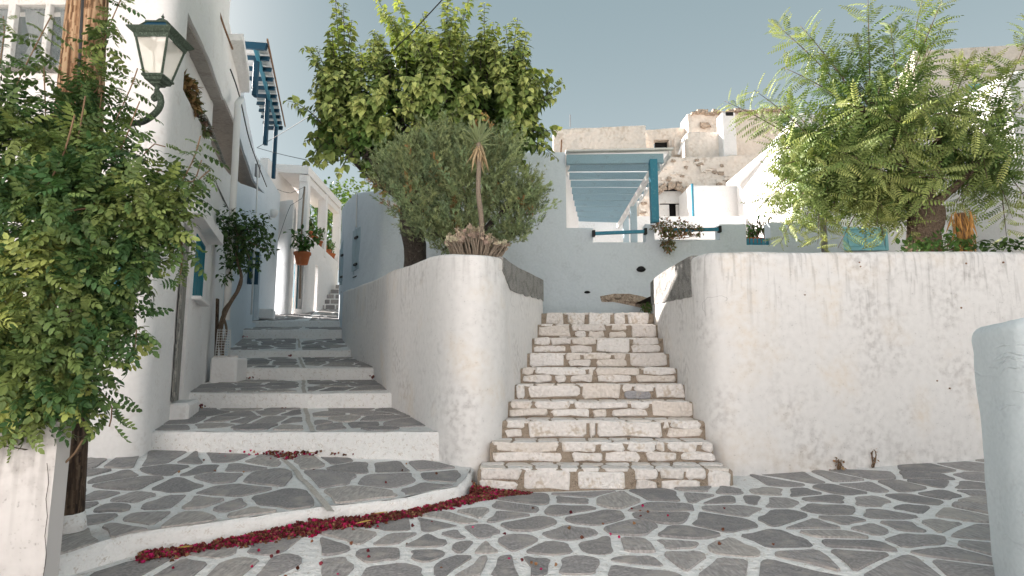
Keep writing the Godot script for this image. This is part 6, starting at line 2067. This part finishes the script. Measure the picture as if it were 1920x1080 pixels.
func plant_vine() -> void:
	var t := thing("climbing_vine", "large leafy climbing vine covering the pole and planter on the left", "vine")
	var lm := pinnate(4, 0.36, [0.19, 0.30, 0.235, 0.27, 0.15, 0.0], 0.2, 0.2, 1.0)
	var xf := []
	var tint := []
	var dark := Color(0.046, 0.100, 0.034)
	var pale := Color(0.44, 0.48, 0.14)
	for b in [[Vector3(-2.900, 1.839, -3.000), 0.232, 0.10],
		[Vector3(-2.718, 1.329, -2.900), 0.224, 0.20],
		[Vector3(-3.075, 2.282, -3.100), 0.169, 0.10],
		[Vector3(-2.512, 0.973, -2.750), 0.150, 0.30],
		[Vector3(-2.659, 2.221, -3.100), 0.240, 0.10],
		[Vector3(-2.358, 2.131, -3.100), 0.240, 0.10],
		[Vector3(-2.106, 2.115, -3.050), 0.166, 0.10],
		[Vector3(-2.537, 1.839, -3.000), 0.259, 0.10],
		[Vector3(-2.163, 1.799, -2.950), 0.268, 0.10],
		[Vector3(-1.924, 1.883, -2.950), 0.188, 0.10],
		[Vector3(-1.780, 1.799, -2.950), 0.102, 0.10],
		[Vector3(-1.851, 1.982, -3.000), 0.109, 0.10],
		[Vector3(-2.401, 1.470, -2.850), 0.246, 0.30],
		[Vector3(-2.137, 1.430, -2.850), 0.246, 0.30],
		[Vector3(-1.960, 1.570, -2.900), 0.158, 0.10],
		[Vector3(-1.853, 1.688, -2.950), 0.113, 0.10],
		[Vector3(-2.275, 1.145, -2.800), 0.229, 0.30],
		[Vector3(-2.087, 1.171, -2.850), 0.181, 0.30],
		[Vector3(-1.952, 1.248, -2.850), 0.109, 0.10],
		[Vector3(-2.250, 0.937, -2.750), 0.155, 0.30],
		[Vector3(-2.080, 0.958, -2.800), 0.112, 0.30],
		[Vector3(-2.004, 0.968, -2.850), 0.073, 0.10],
		[Vector3(-2.770, 2.435, -3.100), 0.155, 0.10],
		[Vector3(-2.582, 2.529, -3.400), 0.139, 0.10],
		[Vector3(-2.610, 2.414, -3.200), 0.116, 0.10],
		[Vector3(-1.931, 1.382, -2.900), 0.079, 0.10],
		[Vector3(-1.789, 1.896, -3.000), 0.068, 0.10],
		[Vector3(-2.367, 1.219, -2.750), 0.175, 0.30],
		[Vector3(-2.593, 2.486, -3.420), 0.124, 0.10],
		[Vector3(-2.575, 2.704, -3.450), 0.075, 0.10],
		[Vector3(-2.582, 2.911, -3.480), 0.054, 0.10],
		[Vector3(-2.558, 3.107, -3.480), 0.047, 0.10],
		[Vector3(-2.532, 3.269, -3.480), 0.041, 0.10],
		[Vector3(-2.501, 3.385, -3.480), 0.038, 0.10],
		[Vector3(-2.660, 2.664, -3.400), 0.062, 0.10]]:
		var c: Vector3 = b[0]
		var r: float = b[1]
		var n := int(r * r * 4600.0)
		for i in n:
			var d := rdir()
			if d.z < -0.35:
				d.z = -d.z
			var inner := rng.randf() < 0.35
			var q := rng.randf_range(0.35, 0.75) if inner else rng.randf_range(0.78, 1.12) * (1.0 + 0.4 * wn.get_noise_3d(d.x * 80 + c.x * 60, d.y * 80 + c.y * 60, d.z * 80))
			var p := c + d * r * q
			xf.append(aim(p, Vector3(d.x, d.y * 0.5, d.z * 0.8) + Vector3.DOWN * rng.randf_range(-0.2, 0.7) + rdir() * 0.8, Vector3.UP * 0.9 + d * 0.8 + rdir() * 0.6, rng.randf_range(0.07, 0.14)))
			var fresh_lit := clampf(b[2] * 0.6 + rng.randf_range(-0.2, 0.15) + (b[2] * 1.9 if wn.get_noise_3d(p.x * 110, p.y * 110, p.z * 110) > 0.10 else 0.0), 0, 1)  # new-growth tint; sunlit lower-left patches are put into the leaf colour too
			tint.append(dark.lerp(pale, fresh_lit) * rng.randf_range(0.7, 1.35))
	var st := begin()
	for run in [
		[Vector3(-2.609, 2.079, -3.450), Vector3(-2.611, 2.380, -3.450), Vector3(-2.607, 2.687, -3.450), Vector3(-2.579, 3.001, -3.450), Vector3(-2.531, 3.215, -3.450), Vector3(-2.470, 3.413, -3.450)],
		[Vector3(-2.528, 2.462, -3.400), Vector3(-2.503, 2.733, -3.400), Vector3(-2.551, 2.905, -3.400)],
		[Vector3(-2.897, 2.542, -3.200), Vector3(-2.829, 2.767, -3.200), Vector3(-2.757, 2.964, -3.200), Vector3(-2.690, 3.136, -3.200)],
		[Vector3(-2.662, 2.510, -3.200), Vector3(-2.684, 2.670, -3.200), Vector3(-2.707, 2.839, -3.200)],
		[Vector3(-2.959, 2.832, -3.200), Vector3(-2.956, 3.030, -3.200), Vector3(-2.973, 3.129, -3.200)],
		[Vector3(-2.463, 2.310, -3.350), Vector3(-2.372, 2.541, -3.350), Vector3(-2.295, 2.760, -3.350), Vector3(-2.263, 2.885, -3.350)],
		[Vector3(-2.284, 2.164, -3.200), Vector3(-2.197, 2.383, -3.200), Vector3(-2.157, 2.526, -3.200), Vector3(-2.133, 2.606, -3.200)],
		[Vector3(-2.062, 2.071, -3.100), Vector3(-1.924, 2.161, -3.100), Vector3(-1.833, 2.116, -3.100), Vector3(-1.739, 2.101, -3.100), Vector3(-1.701, 2.221, -3.100)],
		[Vector3(-1.828, 2.041, -3.100), Vector3(-1.772, 2.161, -3.100), Vector3(-1.738, 2.252, -3.100), Vector3(-1.716, 2.359, -3.100)],
		[Vector3(-1.794, 1.967, -3.100), Vector3(-1.729, 2.086, -3.100), Vector3(-1.656, 2.161, -3.100)],
		[Vector3(-2.120, 2.071, -3.100), Vector3(-2.040, 2.221, -3.100), Vector3(-1.965, 2.313, -3.100), Vector3(-1.905, 2.297, -3.100)],
		[Vector3(-1.844, 1.896, -3.000), Vector3(-1.740, 1.811, -3.000), Vector3(-1.711, 1.669, -3.000), Vector3(-1.715, 1.571, -3.000)],
		[Vector3(-2.015, 1.436, -2.900), Vector3(-1.902, 1.356, -2.900), Vector3(-1.854, 1.277, -2.900), Vector3(-1.861, 1.172, -2.900)],
		[Vector3(-2.114, 1.068, -2.900), Vector3(-2.001, 0.978, -2.900), Vector3(-1.943, 0.902, -2.900), Vector3(-1.948, 0.813, -2.900)],
		[Vector3(-2.513, 2.836, -3.400), Vector3(-2.569, 2.733, -3.400), Vector3(-2.708, 2.836, -3.400)]]:
		var pts := smooth_path(run, 0.04)
		tube(st, pts, [0.0035], 5)
		for e in 2:
			shoot_leaves(pts, 0.02, 0.032, 0.115, xf, tint, dark * 1.2, dark.lerp(pale, 0.25), 0.5)
	put(done(st), "shoots", M.twig, t)
	st = begin()
	for run in [
		[Vector3(-2.509, 0.525, -3.100), Vector3(-2.482, 0.792, -3.100), Vector3(-2.441, 1.203, -3.100), Vector3(-2.432, 1.688, -3.100), Vector3(-2.396, 2.221, -3.100), Vector3(-2.372, 2.590, -3.100)],
		[Vector3(-2.391, 0.570, -3.000), Vector3(-2.288, 0.724, -3.000), Vector3(-2.159, 1.066, -3.000), Vector3(-2.085, 1.447, -3.000), Vector3(-2.091, 1.839, -3.000), Vector3(-1.994, 2.011, -3.000)],
		[Vector3(-2.290, 0.570, -2.800), Vector3(-2.099, 0.630, -2.800), Vector3(-2.031, 0.702, -2.800), Vector3(-2.000, 0.763, -2.800)],
		[Vector3(-2.217, 0.582, -2.800), Vector3(-2.153, 0.678, -2.800), Vector3(-2.113, 0.775, -2.800), Vector3(-2.144, 0.971, -2.800)],
		[Vector3(-2.318, 0.606, -2.800), Vector3(-2.324, 0.775, -2.800), Vector3(-2.368, 1.070, -2.800)],
		[Vector3(-2.359, 1.953, -2.850), Vector3(-2.270, 2.133, -2.850), Vector3(-2.225, 2.372, -2.850)],
		[Vector3(-2.274, 1.765, -2.800), Vector3(-2.191, 1.844, -2.800), Vector3(-2.076, 1.871, -2.800)]]:
		tube(st, smooth_path(run, 0.05), [0.0045], 6, 0.15)
	put(done(st), "stems", M.twig, t)
	scatter("foliage", lm, M.leaf, t, xf, tint)

func plant_bougainvillea() -> void:
	var t := thing("small_tree", "small twisted tree in a white plinth against the lane-side wall", "tree")
	var base: Vector3 = Vector3(-4.502, 0.822, -9.300)
	var st := begin()
	bx(st, at(base + Vector3(0.0, 0.17, -0.12), 0.1), Vector3(0.40, 0.42, 0.5), 0.03)
	var pl := put(done(st), "plinth", M.plaster, t)
	for k in 5:
		var bm := put(block_mesh(0.12, 0.09, 0.02, 0.02), "loose_stone", M.marble[k % 4], pl)
		bm.position = base + Vector3(-0.12 + 0.06 * k, 0.39, 0.02 - 0.03 * (k % 2))
		bm.rotation.x = -PI * 0.5
	st = begin()
	var trunk := smooth_path([Vector3(-4.546, 1.120, -9.300), Vector3(-4.611, 1.623, -9.300), Vector3(-4.546, 1.945, -9.300), Vector3(-4.378, 2.261, -9.300), Vector3(-4.340, 2.476, -9.300), Vector3(-4.428, 2.823, -9.300), Vector3(-4.432, 3.173, -9.300)], 0.05)
	tube(st, trunk, [0.034, 0.028, 0.03, 0.024, 0.022, 0.018], 8, 0.45)
	tube(st, smooth_path([Vector3(-4.607, 1.137, -9.320), Vector3(-4.502, 1.620, -9.250), Vector3(-4.595, 1.919, -9.300), Vector3(-4.448, 2.181, -9.350), Vector3(-4.340, 2.476, -9.300)], 0.05), [0.018], 7, 0.3)
	tube(st, smooth_path([Vector3(-4.488, 1.153, -9.280), Vector3(-4.654, 1.456, -9.340), Vector3(-4.546, 1.788, -9.250), Vector3(-4.504, 2.081, -9.300)], 0.05), [0.014], 6, 0.3)
	put(done(st), "trunk", M.bark_warm, t)
	# wire guard round the foot
	st = begin()
	var c: Vector3 = Vector3(-4.558, 1.187, -9.300)
	for k in 14:
		var a := TAU * k / 14
		var o := Vector3(cos(a) * 0.11, 0, sin(a) * 0.11)
		tube(st, [c + o, c + o * 0.85 + Vector3(0, 0.46, 0)], [0.0035], 4)
	for j in 12:
		var ring := []
		for k in 15:
			var a := TAU * k / 14
			ring.append(c + Vector3(cos(a) * 0.11, 0, sin(a) * 0.11) * (1.0 - 0.0125 * j) + Vector3(0, 0.04 * j, 0))
		tube(st, ring, [0.0035], 4)
	put(done(st), "wire_guard", M.pvc, t)
	st = begin()
	blade(st, Transform3D.IDENTITY, 1.0, [0.26, 0.32, 0.2, 0.0], 0.3, 0.3)
	var lm := done(st)
	var xf := []
	var tint := []
	st = begin()
	for b in [[Vector3(-4.537, 3.349, -9.300), 0.254], [Vector3(-4.230, 3.261, -9.300), 0.271], [Vector3(-4.342, 2.954, -9.300), 0.287], [Vector3(-4.653, 3.129, -9.300), 0.169], [Vector3(-4.031, 3.085, -9.300), 0.152], [Vector3(-4.458, 2.736, -9.300), 0.169], [Vector3(-3.910, 2.910, -9.300), 0.101], [Vector3(-4.196, 2.649, -9.300), 0.118], [Vector3(-4.760, 3.455, -9.300), 0.101], [Vector3(-4.570, 2.476, -9.300), 0.101], [Vector3(-4.062, 3.349, -9.300), 0.118]]:
		tube(st, curve3(trunk[-1], b[0], rdir() * 0.05, 5), [0.014, 0.012, 0.010, 0.008, 0.006, 0.004], 5)
		for i in int(b[1] * b[1] * 3600.0):
			var d := rdir()
			var p: Vector3 = b[0] + d * b[1] * rng.randf_range(0.2, 1.25)
			xf.append(aim(p, d + rdir() + Vector3.DOWN * 0.2, Vector3.UP + rdir() * 0.6, rng.randf_range(0.05, 0.09)))
			tint.append(Color(0.055, 0.105, 0.035) * rng.randf_range(0.6, 1.4))
	put(done(st), "branches", M.bark_warm, t)
	scatter("foliage", lm, M.leaf, t, xf, tint)
	var pk := thing("leaning_plank", "narrow brown plank leaning on the wall behind the small twisted tree", "plank")
	put(done_bars([[Vector3(-4.734, 1.188, -9.450), Vector3(-4.795, 2.154, -9.500), 0.07, 0.03]]), "plank", M.dark_wood, pk)
	# a blue glass wall lantern on the left house
	var l := thing("wall_lantern", "small blue wall lantern above the door on the left house", "lantern", Vector3(-4.056, 3.261, -7.300) + Vector3(0.0, 0, 0.06))
	st = begin()
	lathe(st, Vector3(0, -0.10, 0), [Vector2(0, 0), Vector2(0.05, 0.01), Vector2(0.075, 0.06), Vector2(0.075, 0.13), Vector2(0.05, 0.17), Vector2(0, 0.18)], 12)
	put(done(st), "globe", M.blue_paint, l)
	put(done_bars([[Vector3(0, 0.08, 0), Vector3(-0.16, 0.10, 0), 0.03, 0.03]]), "arm", M.iron, l)

func bush(called: String, label: String, category: String, blobs: Array, dens: float, size: float, cols: Array, root: Vector3, group := "") -> void:
	var t := thing(called, label, category, Vector3.ZERO, group)
	var st := begin()
	blade(st, Transform3D.IDENTITY, 1.0, [0.22, 0.26, 0.16, 0.0], 0.3, 0.3)
	var lm := done(st)
	var xf := []
	var tint := []
	st = begin()
	for b in blobs:
		for e in 3:
			tube(st, curve3(root, b[0] + rdir() * b[1] * 0.6, rdir() * 0.04, 4), [0.008, 0.007, 0.006, 0.005, 0.003], 4)
		for i in int(b[1] * b[1] * dens):
			var d := rdir()
			var p: Vector3 = b[0] + d * b[1] * rng.randf_range(0.25, 1.15)
			xf.append(aim(p, d + rdir() * 0.8, Vector3.UP + rdir() * 0.6, size * rng.randf_range(0.6, 1.3)))
			tint.append(cols[rng.randi() % cols.size()] * rng.randf_range(0.65, 1.3))
	put(done(st), "stems", M.twig, t)
	scatter("foliage", lm, M.leaf_dull, t, xf, tint)

func plant_small() -> void:
	var dusty := [Color(0.13, 0.15, 0.06), Color(0.20, 0.19, 0.09), Color(0.30, 0.17, 0.10)]
	var green := [Color(0.07, 0.14, 0.035), Color(0.10, 0.18, 0.045)]
	var dry := [Color(0.34, 0.22, 0.10), Color(0.22, 0.14, 0.07), Color(0.13, 0.14, 0.05)]
	bush("parapet_bush", "dusty pink-green bush spilling over the parapet under the pergola", "bush", [[Vector3(2.594, 3.432, -9.800), 0.151], [Vector3(2.802, 3.395, -9.800), 0.151], [Vector3(2.651, 3.209, -9.800), 0.134], [Vector3(3.002, 3.376, -9.800), 0.116], [Vector3(3.182, 3.339, -9.800), 0.080], [Vector3(2.674, 3.080, -9.800), 0.098], [Vector3(2.457, 3.413, -9.800), 0.071]], 9000.0, 0.055, dusty, Vector3(2.733, 3.280, -10.000))
	bush("balcony_plant", "dry brown plant on the balcony ledge behind the street lamp", "plant", [[Vector3(-3.939, 4.437, -6.600), 0.084], [Vector3(-3.854, 4.304, -6.600), 0.114], [Vector3(-3.792, 4.144, -6.600), 0.090], [Vector3(-3.879, 4.217, -6.600), 0.072]], 26000.0, 0.075, dry, Vector3(-3.884, 4.130, -6.700))
	bush("balcony_succulent", "small greenish plant beyond the dry one on the balcony ledge", "plant", [[Vector3(-4.035, 4.232, -7.200), 0.072], [Vector3(-3.943, 4.089, -7.200), 0.072]], 22000.0, 0.075, [Color(0.22, 0.15, 0.12), Color(0.12, 0.15, 0.06)], Vector3(-4.026, 4.037, -7.300))
	bush("wall_foot_weed", "reddish dry weed at the foot of the stained garden wall", "weed", [[Vector3(3.089, 0.119, -5.780), 0.053], [Vector3(3.143, 0.158, -5.780), 0.047], [Vector3(3.115, 0.198, -5.780), 0.026]], 9000.0, 0.035, [Color(0.40, 0.17, 0.08), Color(0.30, 0.20, 0.10)], Vector3(3.106, 0.069, -5.780))
	bush("wall_foot_sprig", "thin dry sprig in a crack right of the reddish weed", "weed", [[Vector3(3.469, 0.195, -5.800), 0.032], [Vector3(3.486, 0.280, -5.800), 0.021]], 7000.0, 0.03, [Color(0.36, 0.20, 0.11)], Vector3(3.499, 0.117, -5.850))
	bush("landing_weed", "small green weed at the top right corner of the stairs", "weed", [[Vector3(1.939, 1.903, -8.400), 0.061], [Vector3(1.893, 1.888, -8.400), 0.038]], 16000.0, 0.05, green, Vector3(1.930, 1.842, -8.400))
	bush("trunk_undergrowth", "low green undergrowth around the thick tree trunk behind the garden wall", "plant", [[Vector3(4.544, 2.481, -6.500), 0.083], [Vector3(4.817, 2.506, -6.500), 0.100], [Vector3(4.966, 2.493, -6.500), 0.095], [Vector3(4.691, 2.444, -6.500), 0.071], [Vector3(5.173, 2.457, -6.500), 0.059]], 5200.0, 0.06, green, Vector3(4.804, 2.371, -6.500))
	var gc := []
	var tint := []
	var st := begin()
	blade(st, Transform3D.IDENTITY, 1.0, [0.25, 0.3, 0.2, 0.0], 0.3, 0.3)
	var lm := done(st)
	var a: Vector3 = Vector3(4.151, 2.344, -6.150)
	var b: Vector3 = Vector3(5.712, 2.406, -6.400)
	for i in 420:
		var u := rng.randf()
		if wn.get_noise_1d(u * 900.0) < -0.08:
			continue
		gc.append(aim(a.lerp(b, u) + Vector3(0, rng.randf_range(-0.05, 0.05), rng.randf_range(-0.12, 0.12)), rdir() + Vector3.UP * 0.4, Vector3.UP, rng.randf_range(0.04, 0.085)))
		tint.append(green[rng.randi() % 2] * rng.randf_range(0.5, 1.1))
	var g := scatter("ground_cover", lm, M.leaf, null, gc, tint)
	tag(g, "low leaves creeping along the top of the garden wall", "ground cover", "", "stuff")

func build_cables() -> void:
	var lines := [
		["thin pale cable crossing in front of the broad-leaved tree", [Vector3(-6.777, 6.788, -15.000), Vector3(-3.604, 5.837, -10.500), Vector3(-1.666, 5.046, -7.200), Vector3(-0.658, 4.883, -5.600)]],
		["short dark cable dropping into the top of the broad-leaved tree", [Vector3(-2.848, 6.972, -8.600), Vector3(-2.587, 6.332, -8.300), Vector3(-2.352, 5.787, -8.100)]],
		["cable sagging from the lane house towards the tree's left edge", [Vector3(-6.777, 6.788, -15.000), Vector3(-5.478, 6.049, -13.500), Vector3(-3.561, 4.810, -10.500), Vector3(-2.654, 4.247, -8.800)]],
		["looping black cable at the porch pillar down the lane", [Vector3(-7.974, 6.911, -19.000), Vector3(-7.261, 6.640, -18.700), Vector3(-6.762, 6.825, -18.600), Vector3(-6.849, 6.431, -18.600), Vector3(-7.242, 6.227, -18.700), Vector3(-7.697, 5.024, -18.900)]]]
	for e in lines:
		var st := begin()
		tube(st, smooth_path(e[1], 0.25), [0.007], 5)
		var o := put(done(st), "overhead_cable", M.cable)
		tag(o, e[0], "cable", "overhead cables")

func drop_petals() -> void:
	var st := begin()
	for k in 3:
		var bs := Basis(Vector3.UP, TAU * k / 3)
		blade(st, Transform3D(bs * Basis(Vector3.RIGHT, -0.7), Vector3.ZERO), 1.0, [0.42, 0.5, 0.0], 0.5, -0.3)
	var pm := done(st)
	var cols := [Color(0.36, 0.016, 0.07), Color(0.50, 0.024, 0.14), Color(0.16, 0.035, 0.04), Color(0.12, 0.045, 0.03), Color(0.32, 0.18, 0.10), Color(0.19, 0.03, 0.045), Color(0.17, 0.085, 0.05), Color(0.24, 0.10, 0.06)]
	var xf := []
	var tint := []
	var kerb := [Vector3(-2.147, 0.000, -3.554), Vector3(-1.946, 0.000, -3.679), Vector3(-1.704, 0.000, -3.847), Vector3(-1.533, 0.000, -4.007), Vector3(-1.311, 0.000, -4.181), Vector3(-0.985, 0.000, -4.344), Vector3(-0.721, 0.000, -4.582), Vector3(-0.469, 0.000, -4.867), Vector3(-0.335, 0.000, -5.033)]
	var add := func(p: Vector3, s: float) -> void:
		xf.append(aim(p, rdir(), rdir(), s * rng.randf_range(0.7, 1.25)))
		tint.append(cols[rng.randi() % cols.size()] * rng.randf_range(0.7, 1.3))
	for i in 10000:
		var u := rng.randf()
		var f := u * (kerb.size() - 1)
		var k := mini(int(f), kerb.size() - 2)
		var p: Vector3 = kerb[k].lerp(kerb[k + 1], f - k)
		var dens := 0.5 + 0.5 * clampf(1.0 - absf(u - 0.48) * 3.6, 0, 1) + 0.3 * wn.get_noise_1d(u * 1500.0)
		if rng.randf() > dens + 0.15:
			continue
		var w := 0.04 + 0.085 * dens
		var off := absf(rng.randfn(0.0, 0.5)) * w
		add.call(p + Vector3(0.35, 0, 0.93) * off + Vector3(0, rng.randf() * maxf(0.004, 0.06 * dens * (1.0 - off / (w * 1.6))), 0), 0.021)
	# the heap in the corner by the lowest step
	for i in 2200:
		var u := rng.randf()
		var v := rng.randf()
		var p := Vector3(-0.335 + 0.50 * u * u, 0.005, -5.23 + 0.40 * v * (1.0 - u * 0.8))
		p.y += rng.randf() * 0.10 * (1.0 - u) * (1.0 - v * 0.8)
		add.call(p, 0.021)
	# small drifts in the drain and on the steps
	for e in [[Vector3(-2.134, 0.203, -5.750), 0.16, 0.10, 150], [Vector3(-2.129, 0.245, -5.800), 0.45, 0.03, 110], [Vector3(-2.872, 0.522, -7.500), 0.04, 0.08, 45], [Vector3(-2.197, 0.880, -9.620), 0.10, 0.03, 50], [Vector3(-3.953, 0.568, -7.500), 0.14, 0.03, 25], [Vector3(-4.422, 1.247, -11.800), 0.04, 0.06, 16], [Vector3(-4.383, 0.863, -9.600), 0.2, 0.05, 14], [Vector3(-6.699, 1.742, -14.400), 0.2, 0.1, 60]]:
		for i in e[3]:
			var p: Vector3 = e[0]
			add.call(p + Vector3(rng.randfn() * e[1] * 0.5, rng.randf() * 0.025, rng.randfn() * e[2] * 0.5), 0.022)
	# single ones blown over the paving
	for i in 60:
		var x := rng.randf_range(-2.0, 1.6)
		var d := rng.randf_range(3.0, 4.9)
		if x < -0.4 and d > 4.9 + (x + 0.42) * 0.75:
			d = 3.0 + rng.randf() * 0.6
		add.call(Vector3(x, street_h(x, d) + 0.014, -d), 0.02)
	for i in 12:
		var x := rng.randf_range(-3.0, -0.6)
		var d := rng.randf_range(4.9, 5.7)
		add.call(Vector3(x, terrace_h(x, d) + 0.014, -d), 0.02)
	var o := scatter("fallen_petals", pm, M.petal, null, xf, tint)
	tag(o, "magenta and brown fallen petals drifted along the kerb and into the corner by the stairs", "petals", "", "stuff")
	# a few long yellow dead leaves among them
	st = begin()
	blade(st, Transform3D.IDENTITY, 1.0, [0.1, 0.13, 0.09, 0.0], 0.5, -0.15)
	var dm := done(st)
	var lab := ["yellow dead leaf at the left end of the petal drift", "ochre dead leaf in the middle of the petal drift by the kerb", "pale dead leaf lying across the petals at the foot of the first lane step", "curled tan dead leaf on the petals nearest the right end of the kerb"]
	var where := [Vector3(-1.947, 0.020, -3.594), Vector3(-1.044, 0.020, -4.106), Vector3(-2.398, 0.020, -7.048), Vector3(-0.987, 0.020, -4.351)]
	where[2] = Vector3(-1.967, 0.228, -5.780)
	for k in 4:
		var lf := put(dm, "dead_leaf", M.dead_leaf)
		lf.position = where[k] + Vector3(0, 0.035, 0.03)
		lf.basis = Basis(Vector3.UP, [1.4, 1.9, 1.2, 1.7][k]).scaled(Vector3.ONE * 0.11)
		tag(lf, lab[k], "dead leaf", "dead leaves among the petals")
